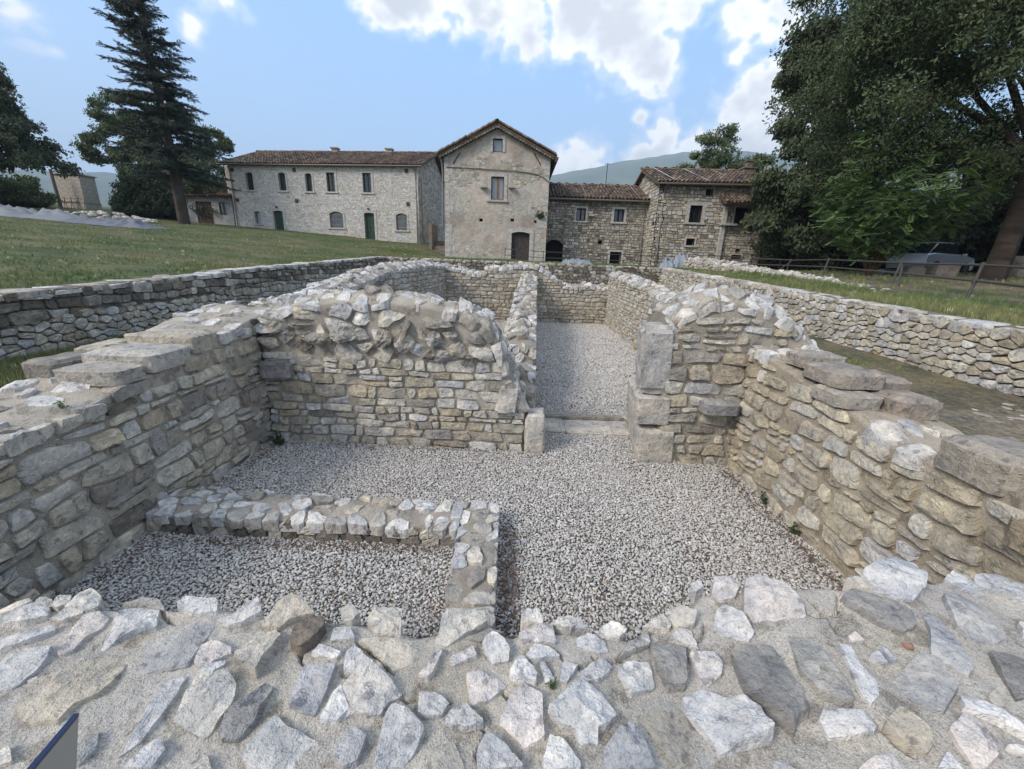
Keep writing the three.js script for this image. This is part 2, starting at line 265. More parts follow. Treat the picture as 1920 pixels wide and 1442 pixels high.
// a wall: straight in plan from A to B, visible side on the left hand of A->B (normal n), stones on that side and on top
function makeWall(o) {
  const { A, B, th, top, seed, side = 1, bottom = -0.05, mortar = [0.42, 0.38, 0.32], cap, cell = 0.09, parent, mat = M.stone, ends = true, sink = 0.013, lump = 0.012, skip } = o;
  const r = rng(seed), ux = B[0] - A[0], uz = B[1] - A[1], L = Math.hypot(ux, uz), dx = ux / L, dz = uz / L, nx = side * dz, nz = -side * dx;
  const at = (s, t, d) => V(A[0] + dx * s + nx * d, t, A[1] + dz * s + nz * d);
  const crown = (s, w) => (o.hump ?? 0.03) * Math.sin(Math.PI * clamp(w / th)) + 0.5 * (o.bumpy ?? 0.05) * (n3(s * 2.3 + seed, w * 2.3, 4) + 0.6 * n3(s * 6 + seed, w * 6, 8));
  const topAt = (s, w) => top(s) + crown(s, w);
  // mortar core
  const nS = Math.max(2, Math.ceil(L / cell)), P = [], UV = [], C = [], idx = []; let nU = 0;
  for (let i = 0; i <= nS; i++) {
    const s = L * i / nS, T = top(s), prof = [], nT = Math.max(3, Math.ceil((o.maxTop ?? 1.9) / cell)), nW = Math.max(4, Math.ceil(th / cell));
    for (let k = 0; k <= nT; k++) prof.push([-sink + lump * (n3(s * 5 + seed, k / nT * T * 5, 2) + 0.5 * n3(s * 13, k / nT * T * 13 + seed, 6)), bottom + (T - 0.02 - bottom) * k / nT]);
    for (let k = 0; k <= nW; k++) { const w = 0.015 + (th - 0.03) * k / nW; prof.push([-w, topAt(s, w)]); }
    for (let k = nT; k >= 0; k -= 2) prof.push([-th, bottom + (T - 0.02 - bottom) * k / nT]);
    nU = prof.length; let run = 0;
    prof.forEach(([d, t], k) => { if (k) run += Math.hypot(d - prof[k - 1][0], t - prof[k - 1][1]); const w = at(s, t, d); P.push(w.x, w.y, w.z); UV.push(s + seed, run); const v = 1 + 0.16 * n3(s * 3 + seed, run * 3, 1) + 0.1 * n3(s * 11, run * 11, seed); C.push(mortar[0] * v, mortar[1] * v, mortar[2] * v); });
  }
  for (let i = 0; i < nS; i++) for (let k = 0; k < nU - 1; k++) { const a = i * nU + k, b = a + 1, c = a + nU, d = c + 1; side > 0 ? idx.push(a, c, b, b, c, d) : idx.push(a, b, c, b, d, c); }
  if (ends) for (const i of [0, nS]) { const s0 = i * nU, m = P.length / 3; let cx = 0, cy = 0, cz = 0; for (let k = 0; k < nU; k++) { cx += P[(s0 + k) * 3]; cy += P[(s0 + k) * 3 + 1]; cz += P[(s0 + k) * 3 + 2]; } P.push(cx / nU, cy / nU, cz / nU); UV.push(0, 0); C.push(...mortar); for (let k = 0; k < nU - 1; k++) (i === 0) === (side > 0) ? idx.push(s0 + k, s0 + k + 1, m) : idx.push(s0 + k + 1, s0 + k, m); }
  const core = new THREE.BufferGeometry(); core.setAttribute('position', new THREE.Float32BufferAttribute(P, 3)); core.setAttribute('uv', new THREE.Float32BufferAttribute(UV, 2)); core.setAttribute('color', new THREE.Float32BufferAttribute(C, 3)); core.setIndex(idx); core.computeVertexNormals();
  part('mortar', core, M.mortar, parent);
  const stones = [];
  for (const face of [o.face, o.face2]) { if (!face) continue;
    const keep = (s, t) => { const T = top(clamp(s, 0, L)), q = face.rel ? t - T : t; return q >= (face.lo ?? -99) && q < (face.hi ?? 99); };
    let seeds, ps;
    if (face.coursed) { ps = laid(L, (o.maxTop ?? 1.9) + 0.05, { ...face, from: bottom }, r).filter(p => { const q = midOf(p), T = top(clamp(q[0], 0, L)); return keep(q[0], q[1]) && q[1] < T - (face.under ?? 0.02) && !(skip && skip(q[0], q[1])); }); seeds = ps.map(midOf); }
    else {
      seeds = courses(L, o.maxTop ?? 1.9, face, r).filter(q => q[1] > bottom && q[1] < top(clamp(q[0], 0, L)) - (face.under ?? 0.04) && keep(q[0], q[1]) && !(skip && skip(q[0], q[1])));
      const ghost = courses(L, (o.maxTop ?? 1.9) + 0.3, face, r).filter(q => (q[1] > top(clamp(q[0], 0, L)) && q[1] < top(clamp(q[0], 0, L)) + 0.35) || (q[1] < top(clamp(q[0], 0, L)) && !keep(q[0], q[1])));
      ps = cells(seeds.concat(ghost), -0.01, L + 0.01, bottom - 0.02, (o.maxTop ?? 1.9) + 0.1, () => face.joint * (0.5 + r()), face.wmax * 1.1, face.flat ?? 1);
    }
    for (let k = 0; k < seeds.length; k++) {
      let p = ps[k]; if (!p) continue; const [s, t] = seeds[k], T = top(clamp(s, 0, L)), e = 0.05, sl = (top(clamp(s + e, 0, L)) - top(clamp(s - e, 0, L))) / (2 * e), q = Math.hypot(1, sl);
      p = clipHalf(p, -sl / q, 1 / q, (T + (face.over ?? 0.01) - sl * s) / q); if (p.length < 3) continue;
      const ar = Math.abs(areaOf(p)); if (ar < (face.minArea ?? 0.0009)) continue;
      const z = face.big ? face.big(s, t) : 1;
      stones.push({ g: stoneGeo(p, at, { proud: face.proud * (0.5 + r()) * z, back: 0.05, rings: face.rings ?? 2, step: face.step ?? 0, ragged: face.ragged ?? 0.055, tone: face.tone(s, t, r), facets: 5, slope: face.slope ?? 0.32, rough: 0.3, round: face.round ?? 0.12, tilt: [(r() - 0.5) * (face.tilt ?? 0.1), (r() - 0.5) * (face.tilt ?? 0.1)] }, r), size: Math.sqrt(ar) });
    }
  }
  if (cap) {
    const tab = [[0, 0]]; let arc = 0; for (let i = 1; i <= 240; i++) { const a = L * (i - 1) / 240, b = L * i / 240; arc += Math.hypot(b - a, top(b) - top(a)); tab.push([arc, b]); }
    const w0 = cap.w0 ?? -0.03, w1 = th + (cap.lip ?? 0.03), seeds = courses(arc, w1 - w0, cap, r).map(q => [q[0], q[1] + w0]).filter(q => q[1] < w1 + 0.05);
    const ps = cells(seeds, 0, arc, w0, w1, () => cap.joint * (0.5 + r()), cap.wmax * 1.2, cap.flat ?? 1);
    const up = (a, w, d) => { const s = pl(tab, a), sl = (top(clamp(s + 0.06, 0, L)) - top(clamp(s - 0.06, 0, L))) / (clamp(s + 0.06, 0, L) - clamp(s - 0.06, 0, L)), q = Math.hypot(1, sl); return at(s - d * sl / q, topAt(s, w) + d / q, -w); };
    for (let k = 0; k < seeds.length; k++) {
      const p = ps[k]; if (!p || Math.abs(areaOf(p)) < 0.0008 || r() < (cap.gap ?? 0.12)) continue;
      if (skip && skip(pl(tab, seeds[k][0]), 0, true)) continue;
      stones.push({ g: stoneGeo(p.map(q => [q[0], q[1]]), up, { proud: cap.proud * (0.3 + 1.2 * r()), back: 0.07, rings: cap.rings ?? 2, step: cap.step ?? 0, ragged: cap.ragged ?? 0.1, tone: cap.tone(seeds[k][0], seeds[k][1], r), facets: 4, slope: cap.slope ?? 0.5, rough: 0.45, round: 0.2, soft: 1.0, tilt: [(r() - 0.5) * (cap.tilt ?? 0.5), (r() - 0.5) * (cap.tilt ?? 0.5)] }, r), size: Math.sqrt(Math.abs(areaOf(p))) });
    }
  }
  layStones(parent, stones, mat, o.limit ?? 290);
  return { at, L, topAt };
}
// a dressed block: box with worn, uneven faces, given by its eight corners' frame
function blockGeo(map, s0, s1, t0, t1, d0, d1, tone, r, o = {}) {
  const { seg = 7, wear = 0.012, chip = 0.014 } = o, g = new THREE.BoxGeometry(1, 1, 1, seg, seg, seg), p = g.attributes.position, C = [], UV = [], ou = r() * 9, sd = r() * 50, nrm = g.attributes.normal;
  for (let i = 0; i < p.count; i++) {
    let x = p.getX(i) + 0.5, y = p.getY(i) + 0.5, z = p.getZ(i) + 0.5;
    let s = lerp(s0, s1, x), t = lerp(t0, t1, y), d = lerp(d0, d1, z);
    const on = (Math.abs(x - 0.5) > 0.499) + (Math.abs(y - 0.5) > 0.499) + (Math.abs(z - 0.5) > 0.499);
    const k = on >= 2 ? chip * (0.5 + 0.9 * Math.abs(n3(s * 9 + sd, t * 9, d * 9)) + 0.6 * on / 2) : 0;
    const w = wear * (n3(s * 5 + sd, t * 5, d * 5) + 0.7 * n3(s * 15 + sd, t * 15, d * 15));
    s += (0.5 - x) * 2 * (k * (Math.abs(x - 0.5) > 0.499) + 0) + (Math.abs(x - 0.5) > 0.499 ? Math.sign(x - 0.5) * w : 0);
    t += (0.5 - y) * 2 * (k * (Math.abs(y - 0.5) > 0.499)) + (Math.abs(y - 0.5) > 0.499 ? Math.sign(y - 0.5) * w : 0);
    d += (0.5 - z) * 2 * (k * (Math.abs(z - 0.5) > 0.499)) + (Math.abs(z - 0.5) > 0.499 ? Math.sign(z - 0.5) * w : 0);
    const q = map(s, t, d); p.setXYZ(i, q.x, q.y, q.z);
    const ax = Math.abs(nrm.getX(i)), ay = Math.abs(nrm.getY(i)); UV.push((ax > 0.5 ? d : s) + ou, (ay > 0.5 ? d : t) + ou);
    const v = 1 + 0.12 * n3(s * 6 + sd, t * 6, d * 6); C.push(tone[0] * v, tone[1] * v, tone[2] * v);
  }
  g.setAttribute('uv', new THREE.Float32BufferAttribute(UV, 2)); g.setAttribute('color', new THREE.Float32BufferAttribute(C, 3));
  const h = g.toNonIndexed(); return toCreasedNormals(h, 0.7);
}
const worldMap = (x, y, z) => V(x, y, z);
// palettes (colour of the stones themselves)
const pick = (list, r) => { const c = list[Math.min(list.length - 1, (r() * list.length) | 0)], k = 0.88 + 0.24 * r(); return [c[0] * k, c[1] * k, c[2] * k]; };
const TONE = {
  cream: ['#d6cfbf', '#dbd5c8', '#cfc6b4', '#d8d2c5', '#c8bfae', '#dfdbd1'].map(lin),
  tan: ['#d4cbb7', '#ccc1aa', '#d8d0be', '#c4b8a1', '#d1c8b5', '#beb29d'].map(lin),
  grey: ['#bfbab1', '#b0aaa0', '#c7c2b9', '#a49d92', '#b7b0a4'].map(lin),
  white: ['#e2e0dc', '#dad8d5', '#e8e5e1', '#d5d3d1', '#e0dbd4', '#d0cfce'].map(lin),
  dark: ['#857e75', '#928b80', '#77716a', '#9b9488', '#8b8172'].map(lin),
};
const blend = (...w) => (s, t, r) => { let k = r() * w.reduce((a, b) => a + b[1], 0); for (const [n, x] of w) { k -= x; if (k <= 0) return pick(TONE[n], r); } return pick(TONE[w[0][0]], r); };
// ------------------------------------------------------------------ ground
const wtL = z => 1.30 + 0.04 * -Math.max(z, -20.5), wtR = z => 1.28 + 0.0375 * -Math.max(z, -20.5);
const xL = z => z > -9.0 ? -6.12 : -6.42, xR = z => 6.2 + 0.75 * (-z - 4.5) / 16;
const inRuin = (x, z) => (z < -1.1 && z > -4.8 && x > -3.2 && x < 2.8) || (z <= -4.6 && z > -15.55 && x > -2.95 && x < 3.25 + 0.04 * (-z - 8));
function stripY(x, z) { return (z > -3 ? lerp(0.52, 0.72, sstep(-0.6, -3, z)) : 0.72 + 0.02 * (-z - 5) * (z < -5)) + 0.03 * fbm(x * 0.8, 3, z * 0.8, 3); }
function outerY(x, z) {
  const b = Math.min(34, Math.max(0, -z - 20.5));
  const left = wtL(z) + 0.078 * b + 0.05 * Math.max(0, -7 - x) * sstep(7, 15, -x) * (x > -60 ? 1 : 60 / -x) + 0.32 * sstep(0.1, 0.5, fbm(x * 0.13, 1, z * 0.13 + 4, 2)) * sstep(8, 12, -x);
  const mid = 2.07 + 0.012 * b;
  const rub = sstep(8.6 + 0.05 * -(z + 20), 9.0 + 0.05 * -(z + 20), x) * sstep(-23, -19, z) * sstep(-9.5, -13, z) * 0.12;
  const right = wtR(z) + 0.016 * b + rub + 0.02 * Math.max(0, x - 12) * sstep(12, 18, x) * (x < 40 ? 1 : 40 / x);
  const bk = sstep(-20.6, -24, z), wl = lerp(x < 0 ? 1 : 0, sstep(-3.5, -8.5, x), bk), wr = lerp(x < 0 ? 0 : 1, sstep(4, 8, x), bk), wm = 1 - wl - wr;
  return left * wl + mid * wm + right * wr + 0.05 * fbm(x * 0.5, 7, z * 0.5, 3) - 0.03;
}
function groundY(x, z) {
  if (inRuin(x, z)) return -0.09;
  if (x > xL(z) - 0.2 && x < xR(z) + 0.2 && z > -20.7) return stripY(x, z);
  return outerY(x, z);
}
{
  const axis = (knots) => { const o = []; for (let k = 0; k < knots.length - 1; k++) { const [a, s0] = knots[k], [b] = knots[k + 1]; const n = Math.max(1, Math.round((b - a) / s0)); for (let i = 0; i < n; i++) o.push(a + (b - a) * i / n); } o.push(knots[knots.length - 1][0]); return o; };
  const xs = axis([[-2400, 300], [-300, 40], [-100, 6], [-40, 0.8], [-9, 0.12], [9.6, 0.25], [18, 1], [40, 6], [100, 40], [300, 300], [2400, 1]]);
  const zs = axis([[-2400, 300], [-300, 40], [-100, 5], [-50, 1], [-32, 0.5], [-21.6, 0.13], [0.4, 0.4], [6, 5], [40, 40], [300, 300], [1500, 1]]);
  const P = [], UV = [], C = [], idx = [], nx = xs.length;
  const grass = [0.10, 0.14, 0.042], dry = [0.19, 0.185, 0.08], soil = [0.24, 0.19, 0.13], dust = [0.34, 0.30, 0.24], lush = [0.06, 0.095, 0.026];
  for (const z of zs) for (const x of xs) {
    P.push(x, groundY(x, z), z); UV.push(x, z);
    const n = fbm(x * 0.35, 2, z * 0.35, 4), m = fbm(x * 1.3 + 9, 5, z * 1.3, 4);
    let c = mix3(grass, dry, sstep(-0.25, 0.3, n + 0.5 * m + 0.3 * fbm(x * 0.12, 8, z * 0.12, 2)));
    if (x > xL(z) - 0.2 && x < xR(z) + 0.2 && z > -20.7) { // strip round the ruin
      const e = x < 0 ? sstep(-5.0, -5.9, x) : -0.1 + 0.2 * sstep(-6, -9, z);
      c = mix3(mix3(soil, dry, clamp(0.45 + m)), lush, clamp(e * 0.8 + 0.9 * m + 0.15));
      if (x > 3) c = mix3(c, soil, sstep(-0.05, 0.25, m * 0.7 + n) * 0.8);
      if (x > 3 && z > -4.2) c = mix3(c, dust, sstep(-0.1, 0.15, n) * 0.5);
    } else if (x > 7) c = mix3(mix3(grass, soil, sstep(-0.15, 0.2, n + m * 0.5)), soil, sstep(11, 16, x) * 0.7);
    if (inRuin(x, z)) c = [0.2, 0.18, 0.16];
    C.push(...c);
  }
  for (let j = 0; j < zs.length - 1; j++) for (let i = 0; i < nx - 1; i++) { const a = j * nx + i, b = a + 1, c = a + nx, d = c + 1; idx.push(a, c, b, b, c, d); }
  const g = new THREE.BufferGeometry(); g.setAttribute('position', new THREE.Float32BufferAttribute(P, 3)); g.setAttribute('uv', new THREE.Float32BufferAttribute(UV, 2)); g.setAttribute('color', new THREE.Float32BufferAttribute(C, 3)); g.setIndex(idx); g.computeVertexNormals();
  structure('ground', g, M.ground);
  const bed = new THREE.PlaneGeometry(6.4, 14.6, 64, 146); bed.rotateX(-Math.PI / 2); bed.translate(0.05, -0.016, -8.3);
  { const p = bed.attributes.position; for (let i = 0; i < p.count; i++) p.setY(i, -0.016 + 0.012 * fbm(p.getX(i) * 1.2, 4, p.getZ(i) * 1.2, 3)); bed.computeVertexNormals(); boxUV(bed); paint(bed, [0.33, 0.31, 0.285]); }
  structure('gravel_bed', bed, M.ground);
}
// far mountain ridge, wooded
{
  const P = [], C = [], UV = [], idx = [], nA = 260, nR = 36;
  const crest = th => { const a = th * 57.3; return pl([[-180, 120], [-90, 190], [-60, 210], [-40, 300], [-30, 325], [-18, 330], [-4, 400], [4, 455], [12, 520], [20, 560], [26, 545], [40, 430], [60, 330], [100, 200], [180, 120]], a); };
  for (let j = 0; j <= nR; j++) for (let i = 0; i <= nA; i++) {
    const th = lerp(-2.2, 2.2, i / nA), t = j / nR, R = 900 + 1900 * t, x = R * Math.sin(th), z = -R * Math.cos(th);
    const h = crest(th) * 1.1 * Math.pow(sstep(0, 1, t * 0.97), 0.9) + (18 * fbm(x * 0.004, 1, z * 0.004, 5) + 5 * fbm(x * 0.02, 6, z * 0.02, 3)) * t + (t > 0.7 ? 7 * n3(th * 60, 1, 3) : 0);
    P.push(x, 3 + h, z); UV.push(x * 0.02, z * 0.02);
    const m = fbm(x * 0.006, 9, z * 0.006, 4) + 0.9 * fbm(x * 0.03, 3, z * 0.03, 3), c = mix3([0.03, 0.055, 0.026], [0.085, 0.11, 0.045], sstep(-0.2, 0.35, m)); C.push(...c);
  }
  for (let j = 0; j < nR; j++) for (let i = 0; i < nA; i++) { const a = j * (nA + 1) + i, b = a + 1, c = a + nA + 1, d = c + 1; idx.push(a, b, c, b, d, c); }
  const g = new THREE.BufferGeometry(); g.setAttribute('position', new THREE.Float32BufferAttribute(P, 3)); g.setAttribute('uv', new THREE.Float32BufferAttribute(UV, 2)); g.setAttribute('color', new THREE.Float32BufferAttribute(C, 3)); g.setIndex(idx); g.computeVertexNormals();
  structure('hills', g, std({ vertexColors: true, roughness: 1 }));
}
// gravel
{
  const g = new THREE.IcosahedronGeometry(1, 0), p = g.attributes.position, r = rng(77);
  for (let i = 0; i < p.count; i++) { const x = p.getX(i), y = p.getY(i), z = p.getZ(i), k = 0.82 + 0.36 * Math.abs(n3(x * 1.7 + 4, y * 1.7, z * 1.7)); p.setXYZ(i, x * k, y * k * 0.62, z * k * 0.82); }
  g.computeVertexNormals();
  const spots = [];
  const fill = (x0, x1, z0, z1, d, lay = 1) => { for (let x = x0; x < x1; x += d) for (let z = z0; z < z1; z += d) for (let l = 0; l < lay; l++) spots.push([x + (r() - 0.5) * d * 1.5, z + (r() - 0.5) * d * 1.5, d]); };
  fill(-2.86, 2.5, -4.5, -1.2, 0.0152, 1); fill(0.15, 1.75, -5.6, -4.5, 0.0152, 1); fill(0.25, 3.0, -8, -5.4, 0.022); fill(0.3, 3.6, -15.2, -8, 0.03); fill(-2.6, 0.1, -15.2, -9, 0.045);
  const im = new THREE.InstancedMesh(g, std({ roughness: 0.85 }), spots.length), m = new THREE.Matrix4(), q = new THREE.Quaternion(), e = new THREE.Euler(), c = new THREE.Color();
  spots.forEach(([x, z, d], i) => {
    const s = d * (0.42 + 0.5 * r() * (0.5 + r())), y = 0.012 * fbm(x * 1.2, 4, z * 1.2, 3) - 0.012 + r() * 0.012;
    e.set((r() - 0.5) * 1.2, r() * 6.28, (r() - 0.5) * 1.2); q.setFromEuler(e); m.compose(V(x, y, z), q, V(s * (0.9 + 0.5 * r()), s, s)); im.setMatrixAt(i, m);
    const k = r(), dirt = sstep(0.0, 0.4, fbm(x * 1.6 + 3, 8, z * 1.6, 4)); let t = k < 0.62 ? [0.50, 0.485, 0.465] : k < 0.9 ? [0.38, 0.37, 0.35] : k < 0.98 ? [0.40, 0.35, 0.30] : [0.18, 0.13, 0.10];
    if (r() < dirt * 0.1) t = [0.15, 0.095, 0.07];
    const v = 0.8 + 0.4 * r(); c.setRGB(t[0] * v, t[1] * v, t[2] * v); im.setColorAt(i, c);
  });
  im.name = 'gravel'; im.castShadow = im.receiveShadow = true; im.userData = { kind: 'stuff', label: 'pale crushed gravel covering the floor of the ruin', category: 'gravel' }; scene.add(im);
}

{ // dead leaves gathered at the foot of the walls
  const r = rng(505), g = new THREE.BufferGeometry(); g.setAttribute('position', new THREE.Float32BufferAttribute([0, 0, 0, 0.5, 0.12, 0.3, 1, 0, 0, 0, 0, 0, 1, 0, 0, 0.5, 0.16, -0.3], 3)); g.computeVertexNormals();
  const sp = []; const along = (n, f, w) => { for (let k = 0; k < n; k++) { const [x, z] = f(r()); sp.push([x + (r() - 0.5) * w, z + (r() - 0.5) * w]); } };
  along(420, t => [2.38 - 0.1 * r(), lerp(-1.6, -4.1, t)], 0.1); along(320, t => [-0.03 + 0.12 * r(), lerp(-1.5, -2.9, t)], 0.06); along(200, t => [lerp(-2.6, -0.5, t), -2.62 + 0.06 * r()], 0.06); along(220, t => [-2.72 + 0.1 * r(), lerp(-2.2, -4.3, t)], 0.1); along(160, t => [lerp(-2.6, 0, t), -4.32], 0.08); along(500, t => [lerp(-2.7, 2.4, t), -1.6 - 2.6 * r() * r()], 0.3);
  const im = new THREE.InstancedMesh(g, std({ side: THREE.DoubleSide, roughness: 0.9 }), sp.length), m = new THREE.Matrix4(), q = new THREE.Quaternion(), e = new THREE.Euler(), c = new THREE.Color();
  sp.forEach(([x, z], i) => { e.set((r() - 0.5) * 0.9, r() * 6.28, (r() - 0.5) * 0.9); q.setFromEuler(e); const s = 0.016 + 0.022 * r(); m.compose(V(x, 0.012 + 0.01 * r(), z), q, V(s, s, s)); im.setMatrixAt(i, m); const k = 0.6 + 0.8 * r(); c.setRGB(0.14 * k, 0.09 * k, 0.06 * k); im.setColorAt(i, c); });
  im.name = 'leaf_litter'; im.userData = { kind: 'stuff', label: 'dead brown leaves scattered on the gravel along the wall feet', category: 'leaves' }; im.castShadow = im.receiveShadow = true; scene.add(im);
}
// ------------------------------------------------------------------ the ruin
const grp = 'low walls of the ruin';
const wig = (f, k = 0.03, q = 2.3, sd = 1) => s => f(s) + k * n3(s * q, sd, 3.3) + k * 0.6 * n3(s * q * 3, sd, 8.1);
{ // left wall of the front room
  const w = thing('ruin_wall', 'thick rubble wall along the left side of the gravel room, with dressed coping blocks', 'stone wall', [-3.2, 0, -2.7], grp);
  const top = wig(s => pl([[0, 0.94], [1.0, 1.03], [1.5, 1.08], [2.0, 1.15], [2.45, 1.2], [2.9, 1.32], [3.4, 1.42], [3.8, 1.5]], s), 0.012, 2.3, 5);
  makeWall({ A: [-2.8, -1.0], B: [-2.8, -4.85], side: -1, th: 0.82, top, maxTop: 1.5, seed: 101, parent: w, mortar: [0.46, 0.42, 0.36], bumpy: 0.07,
    face: { coursed: 1, hmin: 0.06, hmax: 0.19, wmin: 0.12, wmax: 0.46, joint: 0.024, proud: 0.022, rings: 3, step: 0.045, tone: (s, t, r) => blend(['cream', 4], ['grey', 1.6], ['tan', 2], ['dark', t > 0.85 ? 1.2 : 0.15])(s, t, r), flat: 2.0, drop: 0.05 },
    cap: { hmin: 0.14, hmax: 0.24, wmin: 0.14, wmax: 0.34, joint: 0.07, proud: 0.025, rings: 3, step: 0.05, gap: 0.3, tone: blend(['white', 4], ['grey', 2]), tilt: 0.3 },
    skip: (s, t, up) => up && s > 1.95 && s < 2.8 });
  const r = rng(5), tn = () => pick(TONE.grey.concat(TONE.cream.slice(4, 5)), r);
  for (const [z0, z1, y0, y1, x0, x1] of [[-2.78, -3.05, 1.13, 1.27, -2.81, -3.3], [-3.06, -3.5, 1.15, 1.33, -2.79, -3.36], [-3.51, -3.86, 1.2, 1.40, -2.80, -3.4], [-2.9, -3.3, 1.13, 1.28, -3.37, -3.66], [-3.31, -3.75, 1.15, 1.31, -3.41, -3.68]]) part('coping_block', blockGeo(worldMap, x1, x0, y0, y1, z1, z0, tn(), r), M.stone, w);
}
{ // wall facing the camera, left of the doorway
  const w = thing('ruin_wall', 'cream rubble wall left of the doorway with rough grey boulders along its top', 'stone wall', [-1.3, 0, -4.7], grp);
  const top = wig(s => pl([[0, 1.42], [0.12, 1.46], [0.45, 1.58], [0.95, 1.62], [1.6, 1.62], [1.9, 1.6], [2.25, 1.52], [2.5, 1.4], [2.62, 1.24], [2.73, 0.98], [2.84, 0.74], [2.96, 0.5]], s), 0.02, 3, 2);
  const tone = (s, t, r) => t > 1.06 ? blend(['grey', 3], ['white', 2], ['cream', 1.5], ['dark', 0.3])(s, t, r) : blend(['cream', 5], ['tan', 1.2], ['white', 1.2], ['grey', 0.7])(s, t, r);
  const W = makeWall({ A: [-2.8, -4.44], B: [0.16, -4.36], side: -1, th: 0.62, top, maxTop: 1.7, seed: 202, parent: w, mortar: [0.46, 0.42, 0.36], hump: 0.1, bumpy: 0.1, cell: 0.07, lump: 0.02,
    face: { coursed: 1, hmin: 0.055, hmax: 0.15, wmin: 0.09, wmax: 0.4, joint: 0.021, proud: 0.022, rings: 3, step: 0.045, tone, flat: 2.0, drop: 0.05, jx: 0.2, jy: 0.15, hi: 1.06 },
    face2: { hmin: 0.12, hmax: 0.22, wmin: 0.15, wmax: 0.36, joint: 0.045, proud: 0.055, rings: 4, step: 0.035, tone, flat: 1.3, slope: 0.9, jx: 0.6, jy: 0.5, drop: 0.12, lo: 1.06, under: 0.06, tilt: 0.4, ragged: 0.09 },
    cap: { hmin: 0.1, hmax: 0.2, wmin: 0.12, wmax: 0.3, joint: 0.035, proud: 0.036, rings: 3, step: 0.05, gap: 0.2, tone: blend(['white', 4], ['grey', 2]), tilt: 0.45, slope: 0.7, jx: 0.5, jy: 0.5, drop: 0.15 } });
  const r = rng(6);
  // grey blocks and boulders that stand out of the face
  const P = (s, t, d) => W.at(s, t, d);
  part('projecting_block', blockGeo(P, 0.03, 0.36, 0.77, 0.97, -0.12, 0.15, lin('#9a9691'), r, { chip: 0.03, wear: 0.02 }), M.stone, w);
  for (const [s0, s1, t0, t1, d] of [[0.55, 0.85, 1.16, 1.3, 0.1], [0.82, 1.12, 1.2, 1.38, 0.12], [1.3, 1.5, 1.16, 1.36, 0.14], [1.5, 1.75, 1.12, 1.32, 0.1], [1.85, 2.05, 1.2, 1.36, 0.1], [0.1, 0.4, 1.28, 1.42, 0.1], [1.9, 2.12, 1.02, 1.16, 0.08], [2.2, 2.38, 1.0, 1.16, 0.08]]) {
    const sp = []; for (let k = 0; k < 9; k++) { const a = -k / 9 * 6.283, q = 0.86 + 0.3 * r(); sp.push([(s0 + s1) / 2 + Math.cos(a) * (s1 - s0) / 2 * q, (t0 + t1) / 2 + Math.sin(a) * (t1 - t0) / 2 * q]); }
    part('boulder', finishStone(stoneGeo(sp, P, { proud: d, back: 0.05, rings: 4, step: 0.03, ragged: 0.1, tone: pick(TONE.grey, r), facets: 6, slope: 1.4, rough: 0.3, soft: 0.8 }, r), 0.5), M.stone, w);
  }
}
{ // left jamb: two dressed blocks
  const j = thing('door_jamb', 'short jamb of two pale dressed blocks on the left of the doorway', 'door jamb', [0.27, 0, -4.45]), r = rng(8);
  part('block', blockGeo(worldMap, 0.165, 0.40, -0.06, 0.46, -4.62, -4.30, lin('#d6d0c6'), r), M.stone, j);
  part('block', blockGeo((x, y, z) => { const c = -0.22; return V(-0.03 + (x + 0.03) + (y - 0.6) * 0.1, y, -4.42 + (z + 4.42) + (y - 0.6) * c * 0.4); }, -0.17, 0.09, 0.44, 0.80, -4.66, -4.30, lin('#cfcac1'), r, { chip: 0.03, wear: 0.02 }), M.stone, j);
}
{ // pier right of the doorway
  const w = thing('ruin_wall', 'tall rubble pier right of the doorway, capped with pale slabs', 'stone wall', [2.0, 0, -4.6], grp);
  const top = wig(s => pl([[0, 1.46], [0.12, 1.6], [0.35, 1.74], [0.6, 1.76], [0.95, 1.7], [1.2, 1.56], [1.5, 1.3], [1.62, 1.2]], s), 0.05, 4, 9);
  makeWall({ A: [1.62, -4.22], B: [3.18, -4.16], side: -1, th: 0.95, top, maxTop: 1.85, seed: 303, parent: w, mortar: [0.44, 0.40, 0.34], hump: 0.14, bumpy: 0.1, cell: 0.07, lump: 0.025,
    face: { coursed: 1, hmin: 0.07, hmax: 0.17, wmin: 0.12, wmax: 0.42, joint: 0.032, proud: 0.024, rings: 3, step: 0.04, tone: blend(['cream', 3], ['tan', 2], ['grey', 2], ['white', 0.6]), flat: 1.9, under: 0.05 },
    cap: { hmin: 0.09, hmax: 0.18, wmin: 0.14, wmax: 0.34, joint: 0.02, proud: 0.035, rings: 3, step: 0.05, gap: 0.08, tone: blend(['white', 5], ['grey', 2]), tilt: 0.45, slope: 0.6, jx: 0.6, jy: 0.6, drop: 0.15, w0: 0.0 } });
  const r = rng(9);
  part('projecting_block', blockGeo(worldMap, 2.02, 2.40, 0.62, 0.77, -4.4, -4.02, lin('#a6a5a4'), r, { chip: 0.02, wear: 0.014 }), M.stone, w);
}
